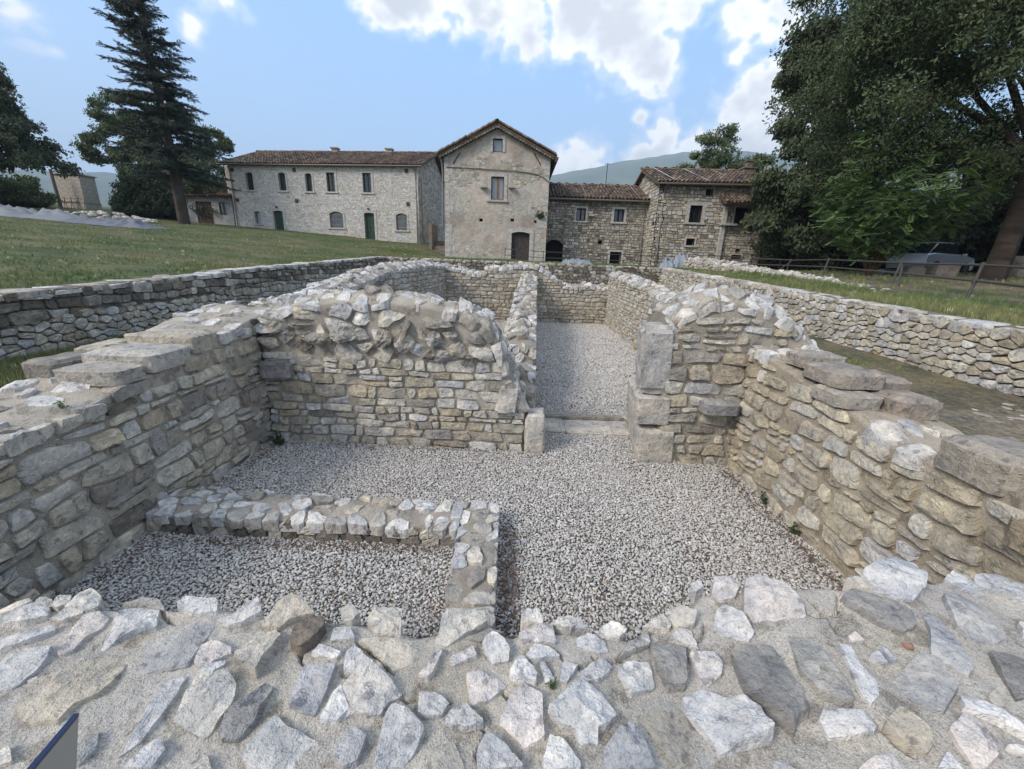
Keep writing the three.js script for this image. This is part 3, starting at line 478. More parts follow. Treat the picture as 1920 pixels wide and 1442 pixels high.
{ // right jamb: three tall dressed blocks
  const j = thing('door_jamb', 'tall jamb of three stacked rough grey blocks on the right of the doorway', 'door jamb', [1.55, 0, -4.6]), r = rng(12);
  const lean = (x, y, z) => V(x + (z + 4.2) * -0.16 * (x < 1.5 ? 1 : 0.2) - 0.06 * y, y, z);
  part('block', blockGeo(lean, 1.42, 1.86, -0.06, 0.40, -5.15, -4.17, lin('#cfc8bd'), r, { chip: 0.02, wear: 0.014, seg: 9 }), M.stone, j);
  part('block', blockGeo(lean, 1.38, 1.79, 0.41, 0.78, -5.12, -4.19, lin('#d0c9bf'), r, { chip: 0.022, wear: 0.014, seg: 9 }), M.stone, j);
  part('block', blockGeo(lean, 1.41, 1.76, 0.79, 1.52, -4.62, -4.20, lin('#c6c3be'), r, { chip: 0.03, wear: 0.02, seg: 10 }), M.stone, j);
}
{ // threshold
  const t = thing('threshold', 'worn pale stone threshold slab between the two jambs', 'threshold', [1.0, 0, -5.2]), r = rng(14);
  part('slab', blockGeo(worldMap, 0.42, 0.72, -0.08, 0.035, -5.38, -4.92, lin('#cbc4ba'), r, { chip: 0.008, wear: 0.006 }), M.stone, t);
  part('slab', blockGeo(worldMap, 0.728, 1.62, -0.08, 0.03, -5.36, -4.90, lin('#d0c9bf'), r, { chip: 0.008, wear: 0.006 }), M.stone, t);
  part('rebate', blockGeo(worldMap, 0.44, 1.58, -0.03, 0.075, -5.50, -5.385, lin('#b3aca2'), r, { chip: 0.01, wear: 0.006 }), M.stone, t);
}
{ // right wall of the front room
  const w = thing('ruin_wall', 'tan rubble wall along the right side of the gravel room, stepped with squared blocks', 'stone wall', [2.8, 0, -2.7], grp);
  const top = wig(s => pl([[0, 1.12], [1.0, 1.10], [1.25, 1.06], [1.6, 1.04], [1.9, 1.12], [2.2, 1.16], [2.6, 1.24], [3.0, 1.3], [3.4, 1.34]], s), 0.012, 2.3, 31);
  makeWall({ A: [2.45, -0.9], B: [2.45, -4.35], side: 1, th: 0.66, top, maxTop: 1.45, seed: 404, parent: w, mortar: [0.46, 0.405, 0.325], bumpy: 0.08,
    face: { coursed: 1, hmin: 0.07, hmax: 0.17, wmin: 0.1, wmax: 0.38, round: 0.2, ragged: 0.09, joint: 0.036, proud: 0.026, rings: 3, step: 0.04, tone: blend(['tan', 6], ['cream', 3], ['white', 0.3], ['grey', 0.2]), flat: 2.0, drop: 0.06, jy: 0.2 },
    cap: { hmin: 0.14, hmax: 0.24, wmin: 0.16, wmax: 0.4, joint: 0.06, proud: 0.03, rings: 3, step: 0.05, gap: 0.2, tone: blend(['white', 5], ['grey', 1], ['cream', 1]), tilt: 0.3 },
    skip: (s, t, up) => up && ((s > 0.4 && s < 1.35) || (s > 1.8 && s < 2.9)) });
  const r = rng(15);
  for (const [x0, x1, y0, y1, z0, z1, c] of [[2.42, 2.86, 1.03, 1.26, -2.2, -1.8, '#a9a195'], [2.40, 2.74, 1.13, 1.25, -2.85, -3.22, '#b9b1a4'], [2.46, 2.86, 1.24, 1.38, -3.0, -3.45, '#a59d93'], [2.75, 3.08, 1.1, 1.26, -2.75, -3.1, '#a79c90'], [2.38, 2.8, 0.86, 1.04, -1.75, -1.35, '#a3957f'], [2.5, 2.9, 1.28, 1.42, -3.46, -3.75, '#aea69b'], [2.85, 3.15, 1.12, 1.32, -3.1, -3.5, '#9f968b']])
    part('coping_block', blockGeo(worldMap, x0, x1, y0, y1, Math.min(z0, z1), Math.max(z0, z1), lin(c), r, { chip: 0.02 }), M.stone, w);
}
{ // low dividing wall on the gravel: one leg across, one leg toward the camera
  const w = thing('low_wall', 'ankle-high L-shaped footing of flat stones lying on the gravel', 'stone wall', [-1.4, 0, -2.7]);
  const capo = { hmin: 0.08, hmax: 0.17, wmin: 0.1, wmax: 0.26, joint: 0.014, proud: 0.022, rings: 3, step: 0.03, gap: 0.06, jx: 0.5, jy: 0.5, tone: blend(['white', 3], ['grey', 2.5], ['cream', 1]), tilt: 0.3, slope: 0.5, lip: 0.015, w0: -0.02 };
  makeWall({ A: [-2.78, -2.72], B: [-0.37, -2.66], side: -1, th: 0.36, top: wig(s => 0.135 + 0.02 * (s < 0.4), 0.012, 3, 4), maxTop: 0.16, seed: 505, parent: w, mortar: [0.40, 0.36, 0.31], hump: 0.02, bumpy: 0.03, cell: 0.05,
    face: { hmin: 0.05, hmax: 0.08, wmin: 0.1, wmax: 0.22, joint: 0.014, proud: 0.02, rings: 2, step: 0.03, tone: blend(['dark', 2], ['cream', 2], ['grey', 1]), minArea: 0.0005 }, cap: capo });
  makeWall({ A: [-0.36, -3.02], B: [-0.33, -1.36], side: -1, th: 0.275, top: wig(() => 0.14, 0.012, 3, 7), maxTop: 0.16, seed: 506, parent: w, mortar: [0.40, 0.36, 0.31], hump: 0.015, bumpy: 0.02, cell: 0.05,
    cap: { ...capo, hmin: 0.09, hmax: 0.15 } });
}
{ // wall between the two back rooms, seen end on
  const w = thing('ruin_wall', 'narrow crumbling wall dividing the long back rooms, seen end on', 'stone wall', [0.2, 0, -10], grp);
  const top = wig(s => pl([[0, 0.42], [0.4, 0.5], [0.5, 0.62], [1.0, 0.66], [1.1, 0.84], [2.2, 0.95], [3.2, 1.06], [4.5, 1.16], [5.0, 1.3], [7, 1.42], [8.6, 1.5], [10.3, 1.7]], s), 0.05, 3, 3);
  makeWall({ A: [0.27, -4.98], B: [0.72, -15.2], side: -1, th: 0.5, top, maxTop: 1.75, seed: 606, parent: w, mortar: [0.40, 0.36, 0.30], hump: 0.06, bumpy: 0.12, cell: 0.12, lump: 0.03,
    face: { hmin: 0.1, hmax: 0.17, wmin: 0.15, wmax: 0.36, joint: 0.02, proud: 0.04, rings: 2, tone: blend(['cream', 4], ['white', 2], ['grey', 1]) },
    cap: { hmin: 0.12, hmax: 0.2, wmin: 0.14, wmax: 0.3, joint: 0.02, proud: 0.045, rings: 2, gap: 0.08, tone: blend(['white', 3], ['grey', 3], ['cream', 1]), tilt: 0.6, slope: 0.8 } });
}
{ // wall right of the corridor
  const w = thing('ruin_wall', 'long cream rubble wall on the right of the gravel corridor, topped with tilted slabs', 'stone wall', [3.3, 0, -10], grp);
  const top = wig(s => pl([[0, 1.80], [2, 1.74], [4.8, 1.6], [6.4, 1.47], [7.6, 1.36], [9, 1.3], [10.6, 1.3]], s), 0.025, 3, 6);
  makeWall({ A: [3.38, -15.4], B: [2.92, -5.0], side: -1, th: 0.55, top, maxTop: 1.9, seed: 707, parent: w, mortar: [0.44, 0.39, 0.31], hump: 0.08, bumpy: 0.08, cell: 0.12,
    face: { coursed: 1, hmin: 0.065, hmax: 0.14, wmin: 0.1, wmax: 0.32, joint: 0.024, proud: 0.022, rings: 2, tone: blend(['cream', 4], ['tan', 2], ['white', 1]), flat: 1.8 },
    cap: { hmin: 0.16, hmax: 0.26, wmin: 0.1, wmax: 0.22, joint: 0.012, proud: 0.03, rings: 2, gap: 0.08, tone: blend(['white', 4], ['grey', 2.5]), tilt: 0.55, slope: 0.5 } });
}
{ // far cross wall
  const w = thing('ruin_wall', 'broken cross wall closing the far end of the gravel corridor', 'stone wall', [0.4, 0, -15.5], grp);
  const top = wig(s => pl([[0, 1.84], [0.5, 1.78], [1.3, 1.6], [1.58, 1.6], [1.62, 1.8], [2.2, 1.84], [3.1, 1.97], [3.5, 1.9], [4.2, 1.5], [4.5, 1.28], [5.1, 1.24], [5.2, 1.36], [5.5, 1.34], [5.62, 1.26], [6.1, 1.3]], s), 0.02, 3, 12);
  makeWall({ A: [-2.7, -15.2], B: [3.4, -15.35], side: -1, th: 0.55, top, maxTop: 2.0, seed: 808, parent: w, mortar: [0.42, 0.37, 0.30], hump: 0.08, bumpy: 0.08, cell: 0.12,
    face: { coursed: 1, hmin: 0.1, hmax: 0.2, wmin: 0.15, wmax: 0.46, joint: 0.03, proud: 0.022, rings: 2, tone: blend(['cream', 5], ['tan', 1.5], ['grey', 1]), flat: 1.8 },
    cap: { hmin: 0.12, hmax: 0.2, wmin: 0.14, wmax: 0.3, joint: 0.02, proud: 0.06, rings: 2, gap: 0.05, tone: blend(['white', 4], ['grey', 2], ['cream', 1]), tilt: 0.8, slope: 0.7 } });
}
{ // left wall of the back room
  const w = thing('ruin_wall', 'rising rubble wall on the far left of the ruin behind the boulder-topped wall', 'stone wall', [-2.9, 0, -10], grp);
  const top = wig(s => pl([[0, 1.42], [1, 1.48], [2, 1.62], [3, 1.72], [4.5, 1.84], [7.5, 1.92], [10.4, 1.86]], s), 0.03, 2.5, 17);
  makeWall({ A: [-2.72, -4.95], B: [-2.55, -15.3], side: -1, th: 0.6, top, maxTop: 2.0, seed: 909, parent: w, mortar: [0.42, 0.37, 0.30], hump: 0.1, bumpy: 0.1, cell: 0.12,
    face: { coursed: 1, hmin: 0.065, hmax: 0.14, wmin: 0.1, wmax: 0.32, joint: 0.024, proud: 0.025, rings: 2, tone: blend(['cream', 3], ['tan', 2], ['white', 1]), flat: 1.8 },
    cap: { hmin: 0.12, hmax: 0.22, wmin: 0.12, wmax: 0.26, joint: 0.015, proud: 0.03, rings: 2, gap: 0.1, tone: blend(['white', 4], ['grey', 3]), tilt: 0.5, slope: 0.5 } });
}
// ------------------------------------------------------------------ walls that hold back the ground round the ruin
{
  const low = (s, t, r, h) => t > h - 0.36 ? blend(['dark', 3], ['grey', 2], ['cream', 1])(s, t, r) : blend(['cream', 5], ['tan', 1], ['white', 1], ['grey', 0.6])(s, t, r);
  const fo = { hmin: 0.10, hmax: 0.19, wmin: 0.13, wmax: 0.36, joint: 0.016, proud: 0.035, rings: 2, jx: 0.35, jy: 0.3, flat: 1.5, round: 0.2 };
  const co = { hmin: 0.3, hmax: 0.4, wmin: 0.25, wmax: 0.6, joint: 0.016, proud: 0.014, rings: 2, gap: 0, tilt: 0.05, slope: 0.15, lip: 0.0, w0: -0.03 };
  const w1 = thing('retaining_wall', 'left retaining wall holding back the grass bank, darker stones in its upper courses', 'retaining wall', [-6.4, 0.7, -12]);
  makeWall({ A: [-6.12, 0.5], B: [-6.12, -9.05], side: -1, th: 0.42, bottom: 0.45, top: wig(s => wtL(0.5 - s) + 0.02, 0.015, 1, 41), maxTop: 1.75, seed: 1001, parent: w1, mortar: [0.24, 0.22, 0.19], hump: 0.01, bumpy: 0.02, cell: 0.12, sink: 0.03,
    face: { ...fo, rings: 3, step: 0.06, tone: (s, t, r) => low(s, t, r, 9), wmin: 0.12, wmax: 0.3, hmin: 0.08, hmax: 0.15, rel: 1, hi: -0.34 }, face2: { ...fo, coursed: 1, rings: 3, step: 0.06, tone: (s, t, r) => low(s, t, r, 0), wmin: 0.16, wmax: 0.46, hmin: 0.11, hmax: 0.17, joint: 0.014, rel: 1, lo: -0.34 }, cap: { ...co, tone: blend(['grey', 3], ['white', 2], ['cream', 1]) }, limit: 230 });
  makeWall({ A: [-6.42, -9.0], B: [-6.28, -20.6], side: -1, th: 0.42, bottom: 0.55, top: wig(s => wtL(-9 - s) + 0.02, 0.012, 1, 42), maxTop: 2.2, seed: 1002, parent: w1, mortar: [0.24, 0.22, 0.19], hump: 0.01, bumpy: 0.02, cell: 0.15, sink: 0.03,
    face: { ...fo, coursed: 1, hmin: 0.08, tone: (s, t, r) => low(s, t, r, wtL(-9 - s)) }, cap: { ...co, tone: blend(['grey', 3], ['white', 2], ['cream', 1]) }, limit: 60 });
  const w2 = thing('retaining_wall', 'dark weathered retaining wall across the back, below the gabled house', 'retaining wall', [0.4, 0.9, -20.7]);
  makeWall({ A: [-6.3, -20.5], B: [6.98, -20.5], side: -1, th: 0.42, bottom: 0.6, top: s => 2.12 - 0.07 * s / 13.3, maxTop: 2.2, seed: 1003, parent: w2, mortar: [0.11, 0.10, 0.09], hump: 0.01, bumpy: 0.02, cell: 0.2, sink: 0.03,
    face: { ...fo, hmin: 0.11, tone: blend(['dark', 5], ['grey', 2], ['cream', 0.5]) }, cap: { ...co, tone: blend(['grey', 3], ['white', 2]) }, limit: 290 });
  const w3 = thing('retaining_wall', 'long pale retaining wall on the right, cream stones under a flat coping', 'retaining wall', [6.6, 0.7, -12]);
  makeWall({ A: [6.99, -20.6], B: [6.0, 0.5], side: -1, th: 0.42, bottom: 0.45, top: wig(s => wtR(-20.6 + s) + 0.02, 0.012, 1, 43), maxTop: 2.15, seed: 1004, parent: w3, mortar: [0.20, 0.18, 0.15], hump: 0.01, bumpy: 0.02, cell: 0.14, sink: 0.03,
    face: { ...fo, step: 0.08, hmin: 0.08, hmax: 0.16, wmin: 0.12, wmax: 0.34, tone: blend(['cream', 6], ['tan', 1.5], ['white', 2], ['grey', 0.4]), proud: 0.035 }, cap: { ...co, tone: blend(['white', 3], ['cream', 2], ['grey', 1]) }, limit: 290 });
  const w4 = thing('rubble_wall', 'low dry rubble wall of pale stones on the grass terrace before the railing', 'stone wall', [8.8, 1.8, -15.5]);
  makeWall({ A: [8.4, -21.5], B: [9.35, -10.8], side: -1, th: 0.5, bottom: 1.3, top: wig(s => pl([[0, 2.52], [1.5, 2.46], [5, 2.16], [8, 1.9], [10, 1.68], [10.7, 1.5]], s), 0.05, 1.6, 19), maxTop: 2.6, seed: 1005, parent: w4, mortar: [0.20, 0.18, 0.15], hump: 0.04, bumpy: 0.1, cell: 0.15, sink: 0.04,
    face: { ...fo, tone: blend(['cream', 4], ['white', 2], ['grey', 1.5]), proud: 0.06 }, cap: { hmin: 0.14, hmax: 0.22, wmin: 0.15, wmax: 0.3, joint: 0.02, proud: 0.08, rings: 2, gap: 0.08, tone: blend(['white', 3], ['cream', 2], ['grey', 1]), tilt: 0.6, slope: 0.7 }, limit: 200 });
}
// ------------------------------------------------------------------ broad front wall at the camera's feet: flat stones bedded in sandy mortar
const frontY = (x, z) => 0.60 + 0.17 * sstep(0.5, 1.5, x) + 0.022 * fbm(x * 2.2, 3, z * 2.2, 3);
function onFront(px, py) { let y = 0.6, p; for (let k = 0; k < 5; k++) { p = atY(px, py, y); y = frontY(p.x, p.z); } return p; }
{
  const w = thing('ruin_wall', 'broad mortared wall top at the very front, studded with large white and grey stones', 'stone wall', [0, 0, -1.1], grp);
  const edge = [[-3.4, -1.38]].concat([[0, 1140], [120, 1128], [300, 1132], [420, 1128], [520, 1142], [700, 1160], [790, 1178], [860, 1168], [960, 1178], [1060, 1172], [1190, 1186], [1270, 1150], [1310, 1103], [1400, 1096], [1590, 1094], [1660, 1070], [1740, 1080], [1920, 1092]].map(([a, b]) => { const p = onFront(a, b); return [p.x, p.z]; })).concat([[3.2, -1.62]]);
  const zE = x => pl(edge, x) + 0.012 * n3(x * 9, 2, 1);
  // stones as surveyed: image offset, scale, then [tone, proud (cm), outline]
  const sets = [
    [0, 1080, [
      ['c', 4, [0, 200, 170, 150, 190, 165, 100, 205, 0, 225]], ['c', 4, [165, 190, 230, 135, 300, 150, 305, 185, 250, 205]], ['c', 4, [300, 190, 340, 140, 410, 130, 400, 180, 330, 205]], ['c', 5, [370, 200, 440, 150, 520, 120, 580, 150, 560, 200, 490, 220]],
      ['w', 4, [20, 300, 60, 240, 180, 195, 285, 200, 270, 250, 140, 290]], ['w', 3, [285, 270, 380, 205, 490, 190, 470, 230, 360, 265]], ['w', 4, [0, 380, 160, 340, 310, 300, 320, 320, 200, 370, 0, 440]], ['p', 2, [330, 440, 390, 350, 470, 220, 560, 210, 615, 250, 580, 300, 490, 360, 420, 430, 350, 455]],
      ['w', 5, [565, 430, 600, 360, 680, 220, 780, 185, 900, 200, 880, 310, 760, 340, 660, 380]], ['c', 3, [690, 190, 790, 150, 900, 155, 930, 200, 780, 180]], ['w', 4, [1005, 190, 1040, 150, 1230, 160, 1225, 215, 1100, 235]], ['g', 0.6, [800, 550, 730, 450, 880, 325, 1000, 280, 1180, 240, 1215, 280, 1120, 420, 1050, 510, 940, 530]],
      ['w', 4, [1220, 260, 1300, 260, 1460, 165, 1475, 240, 1370, 280, 1290, 300]], ['o', 6, [1500, 280, 1560, 180, 1640, 125, 1720, 170, 1760, 240, 1690, 250, 1570, 310, 1480, 310]], ['d', 8, [1640, 380, 1660, 300, 1740, 250, 1820, 255, 1830, 310, 1790, 380, 1690, 440, 1640, 415]],
      ['c', 5, [1325, 460, 1440, 360, 1550, 305, 1580, 360, 1500, 480, 1450, 575, 1380, 520, 1330, 490]], ['p', 2, [1095, 480, 1130, 400, 1200, 380, 1300, 420, 1300, 450, 1190, 510, 1110, 520]], ['b', 2, [1115, 570, 1150, 515, 1270, 490, 1265, 515, 1130, 585]],
      ['w', 2.5, [0, 510, 60, 460, 160, 420, 295, 415, 270, 480, 190, 560, 80, 640, 0, 650]], ['o', 2.2, [105, 740, 140, 650, 300, 560, 520, 470, 700, 440, 730, 480, 650, 600, 560, 680, 430, 740, 330, 830, 200, 840, 110, 790]], ['c', 4, [975, 830, 1050, 700, 1140, 600, 1280, 560, 1335, 640, 1310, 740, 1160, 920, 1050, 870]],
      ['k', 5, [1235, 900, 1290, 800, 1420, 690, 1540, 545, 1565, 570, 1520, 680, 1430, 850, 1340, 935, 1260, 935]], ['w', 3, [870, 700, 930, 610, 1055, 580, 1000, 690, 900, 820, 780, 950, 670, 1030, 740, 930, 820, 800]], ['g', 2, [1360, 1020, 1440, 920, 1550, 800, 1620, 870, 1810, 945, 1700, 1100, 1400, 1100]],
      ['b', 4, [1625, 740, 1670, 600, 1720, 500, 1890, 520, 1830, 680, 1770, 795, 1700, 770]], ['w', 2, [1755, 450, 1800, 405, 1920, 440, 1890, 485]], ['b', 4, [690, 1110, 820, 990, 900, 940, 940, 1000, 850, 1110]], ['c', 2, [980, 1110, 1080, 1050, 1170, 1025, 1195, 1110]], ['g', 2, [410, 1050, 480, 950, 560, 890, 550, 980, 450, 1080]], ['c', 2, [0, 1000, 60, 970, 75, 1060, 0, 1080]],
      ['w', 4, [1800, 830, 1870, 700, 1920, 650, 1965, 760, 1900, 830]], ['b', 4, [1885, 1050, 1900, 960, 1990, 870, 2070, 930, 2010, 1070, 1930, 1095]], ['w', 1, [155, 600, 210, 575, 215, 590, 170, 612]], ['w', 1, [435, 495, 475, 470, 480, 490, 445, 503]]]],
    [640, 1080, [
      ['c', 4, [0, 260, 0, 190, 60, 185, 105, 240, 60, 280]], ['c', 5, [150, 270, 190, 210, 310, 195, 340, 270, 330, 350, 200, 340]], ['c', 4, [525, 380, 610, 220, 800, 235, 815, 280, 700, 340, 600, 400]], ['o', 1, [110, 370, 220, 350, 350, 362, 415, 430, 400, 490, 290, 540, 200, 450]], ['w', 3, [15, 540, 30, 450, 75, 420, 170, 500, 70, 570]], ['w', 2, [-60, 380, -40, 310, 50, 310, 80, 370]],
      ['w', 6, [-40, 810, 20, 640, 170, 535, 250, 590, 340, 680, 260, 740, 220, 800, 120, 800, 90, 780, 0, 820]], ['p', 3, [430, 590, 540, 425, 570, 440, 520, 560, 490, 595]], ['p', 1.5, [610, 460, 740, 415, 760, 470, 620, 520]], ['w', 4, [790, 410, 850, 340, 910, 380, 945, 440, 940, 490, 850, 500]], ['p', 3, [995, 340, 1060, 310, 1185, 290, 1205, 395, 1040, 395]], ['w', 4, [1010, 260, 1020, 215, 1100, 210, 1135, 260, 1130, 290]],
      ['c', 4, [1185, 280, 1230, 250, 1340, 260, 1400, 310, 1260, 312]], ['w', 2, [1320, 360, 1390, 340, 1480, 380, 1500, 430, 1440, 445, 1330, 400]], ['w', 4, [1450, 320, 1530, 285, 1600, 340, 1560, 370, 1470, 350]], ['w', 3, [1035, 460, 1080, 410, 1160, 420, 1230, 460, 1130, 490, 1090, 495]], ['w', 4, [945, 560, 990, 480, 1030, 480, 1100, 570, 1090, 620, 960, 600]], ['w', 2, [1115, 510, 1140, 510, 1200, 590, 1150, 610]], ['w', 3, [1225, 610, 1250, 490, 1330, 520, 1270, 610]],
      ['w', 3, [1335, 570, 1400, 520, 1480, 470, 1520, 530, 1460, 600, 1370, 600]], ['p', 2.5, [705, 580, 770, 550, 870, 580, 925, 630, 820, 720, 730, 745]], ['p', 2.5, [890, 830, 940, 710, 1020, 620, 1130, 690, 1130, 800, 1140, 920, 1030, 980, 960, 900]], ['w', 7, [1165, 770, 1260, 680, 1350, 605, 1450, 680, 1550, 790, 1500, 870, 1440, 890, 1440, 960, 1340, 960, 1310, 880, 1240, 860]], ['w', 3, [585, 840, 610, 780, 700, 745, 800, 850, 700, 880]],
      ['w', 3, [430, 790, 440, 680, 540, 685, 610, 730, 560, 800, 470, 810]], ['b', 5, [175, 1110, 250, 830, 290, 770, 380, 800, 470, 880, 430, 980, 310, 1110]], ['o', 0.6, [480, 1060, 520, 980, 640, 950, 700, 1110, 480, 1110]], ['b', 4, [765, 1000, 820, 910, 900, 970, 1030, 1110, 770, 1110]], ['w', 3, [1135, 1050, 1170, 920, 1250, 950, 1340, 1060, 1340, 1110, 1140, 1110]], ['w', 5, [1475, 1000, 1540, 920, 1620, 870, 1690, 950, 1760, 1110, 1480, 1110]],
      ['w', 3, [1555, 550, 1600, 500, 1730, 500, 1760, 640, 1620, 685]], ['k', 5, [1730, 400, 1800, 390, 1930, 420, 1930, 640, 1830, 650, 1780, 540]], ['g', 4, [1560, 480, 1620, 400, 1720, 320, 1735, 400, 1600, 460]], ['o', 0.5, [1640, 770, 1800, 740, 1930, 745, 1990, 1000, 2000, 1110, 1880, 1090]], ['c', 4, [1690, 310, 1800, 240, 1855, 290, 1840, 320]], ['w', 4, [1840, 385, 1880, 320, 1960, 330, 2000, 410, 1930, 410]], ['c', 4, [1815, 235, 1890, 205, 1990, 240, 1980, 300, 1880, 310]], ['k', 1, [700, 360, 830, 310, 920, 320, 780, 380]]]],
    [1280, 1040, [
      ['p', 5, [160, 240, 170, 165, 270, 150, 315, 200, 290, 260, 210, 270]], ['p', 7, [340, 320, 345, 190, 420, 150, 560, 180, 640, 260, 690, 350, 540, 370, 400, 380]], ['w', 4, [170, 420, 190, 330, 230, 305, 330, 360, 395, 450, 370, 500, 240, 480]], ['k', 5, [895, 250, 960, 200, 1080, 250, 1290, 350, 1300, 420, 1230, 450, 1100, 400, 920, 290]], ['b', 9, [1000, 140, 1080, 90, 1190, 60, 1290, 90, 1350, 150, 1350, 220, 1290, 270, 1180, 250, 1070, 200]],
      ['c', 2, [915, 150, 990, 125, 1070, 205, 950, 180]], ['b', 5, [1460, 160, 1500, 125, 1600, 180, 1700, 270, 1560, 220]], ['b', 5, [1630, 150, 1740, 140, 1880, 190, 1960, 240, 1960, 310, 1800, 235, 1640, 200]], ['g', 4, [1465, 250, 1500, 225, 1650, 255, 1760, 360, 1820, 470, 1760, 510, 1600, 480, 1530, 420]], ['b', 4, [1345, 340, 1440, 370, 1500, 480, 1630, 660, 1600, 695, 1510, 640, 1395, 590, 1385, 440]],
      ['k', 5, [270, 560, 320, 520, 500, 510, 550, 580, 600, 720, 660, 790, 690, 900, 600, 1000, 480, 900, 350, 780, 300, 650]], ['k', 4, [590, 455, 680, 470, 770, 540, 850, 640, 940, 770, 945, 850, 880, 850, 750, 770, 660, 680, 620, 560]], ['b', 1, [870, 530, 940, 530, 1000, 630, 1090, 710, 1105, 790, 1050, 850, 980, 760, 930, 640]], ['w', 3, [1045, 590, 1120, 530, 1200, 610, 1110, 640]], ['p', 2, [925, 480, 960, 450, 1025, 490, 930, 515]],
      ['g', 4, [1165, 745, 1250, 650, 1320, 600, 1420, 630, 1540, 760, 1460, 900, 1400, 880, 1300, 830]], ['p', 3, [30, 585, 180, 580, 220, 640, 215, 690, 140, 750, 80, 680]], ['w', 7, [0, 820, 100, 795, 230, 860, 340, 850, 420, 930, 485, 1065, 330, 1100, 200, 1140, 100, 1000, 10, 890]], ['w', 3, [760, 950, 780, 900, 1000, 910, 1080, 990, 1060, 1020, 960, 1040, 820, 1050]], ['o', 2.5, [1130, 970, 1210, 880, 1290, 930, 1390, 1020, 1395, 1100, 1350, 1140, 1240, 1080]],
      ['w', 4, [1555, 815, 1640, 840, 1820, 930, 1910, 1000, 1915, 1040, 1760, 960, 1580, 890]], ['p', 3, [1490, 1000, 1560, 930, 1650, 970, 1720, 1060, 1760, 1160, 1700, 1215, 1640, 1215, 1540, 1080]], ['k', 4, [1720, 560, 1860, 570, 1940, 610, 1950, 790, 1870, 830, 1790, 690]], ['o', 2, [1710, 810, 1760, 775, 1815, 800, 1800, 870, 1740, 850]], ['w', 3, [1425, 1225, 1480, 1125, 1580, 1225]], ['p', 2, [980, 1230, 1060, 1165, 1170, 1130, 1260, 1230]], ['w', 1.5, [1810, 1100, 1880, 1090, 1950, 1110, 1950, 1170]],
      ['w', 2, [1880, 400, 1920, 390, 1990, 470, 1910, 475]], ['w', 2, [-20, 480, 30, 450, 90, 550, 0, 520]], ['w', 1, [500, 1230, 510, 1170, 580, 1190, 640, 1230]], ['w', 2, [40, 185, 90, 160, 115, 200, 70, 222]], ['r', 1, [1230, 505, 1290, 512, 1300, 540, 1260, 535]]]]];
  const T = { w: TONE.white, p: ['#e0d8d2', '#e2dcd6', '#d6cfca'].map(lin), c: ['#d9d3c8', '#d2cbbf', '#dcd7cd'].map(lin), g: ['#bdbbb8', '#c6c4c0', '#b4b2af'].map(lin), b: ['#c6c6c7', '#bcbcbe', '#cfcfcf'].map(lin), k: ['#a5a29d', '#9b9893', '#b0ada6'].map(lin), d: ['#857a6f', '#8c8175'].map(lin), o: ['#c6bdae', '#cdc5b7', '#bfb6a6'].map(lin), r: ['#b08a74'].map(lin) };
  const r = rng(4242), up = (x, q, d) => V(x, frontY(x, -q) + d, -q), polys = [];
  for (const [ox, oy, list] of sets) for (const [t, proud, c] of list) {
    const p = []; for (let i = 0; i < c.length; i += 2) { const q = onFront(ox + c[i] / 3, oy + c[i + 1] / 3); p.push([q.x, -q.z]); }
    const k = 0.9 + 0.2 * r(), tn = T[t][(r() * T[t].length) | 0].map(v => v * k), sz = Math.sqrt(Math.abs(areaOf(p))), pr = 0.007 + Math.min(proud * 0.0078, sz * 0.36);
    polys.push(p);
    part('stone', finishStone(stoneGeo(p, up, { proud: pr, back: 0.05, rings: sz > 0.07 ? 7 : 4, step: sz > 0.07 ? 0.012 : 0.01, ragged: 0.03, round: 0.07, grow: 1.06, rim: 0.955, tone: tn, facets: 4, slope: 0.12 + pr * 11, rough: 0.2, soft: 0.8, vary: 0.1, tilt: [(r() - 0.5) * 0.12, (r() - 0.2) * 0.16] }, r), 0.3), M.stone, w);
  }
  // stones of the same bed outside the picture, left, right and toward the feet
  const extra = courses(6.4, 0.75, { hmin: 0.13, hmax: 0.2, wmin: 0.14, wmax: 0.3 }, r).map(q => [q[0] - 3.2, q[1] + 0.62]);
  const ex = cells(extra, -3.25, 3.2, 0.6, 1.5, 0.05, 0.4);
  ex.forEach((p, k) => { if (!p || Math.abs(areaOf(p)) < 0.004) return; const c = midOf(p); if (c[1] > -zE(c[0]) - 0.05) return; for (const q of polys) { const m = midOf(q); if (Math.hypot(m[0] - c[0], m[1] - c[1]) < 0.17) return; } if (c[1] > 0.8 && Math.abs(c[0]) < 1.5) return; part('stone', finishStone(stoneGeo(p, up, { proud: 0.02 * (0.4 + r()), rings: 3, step: 0.03, tone: pick(TONE.white, r), slope: 0.5 }, r)), M.stone, w); });
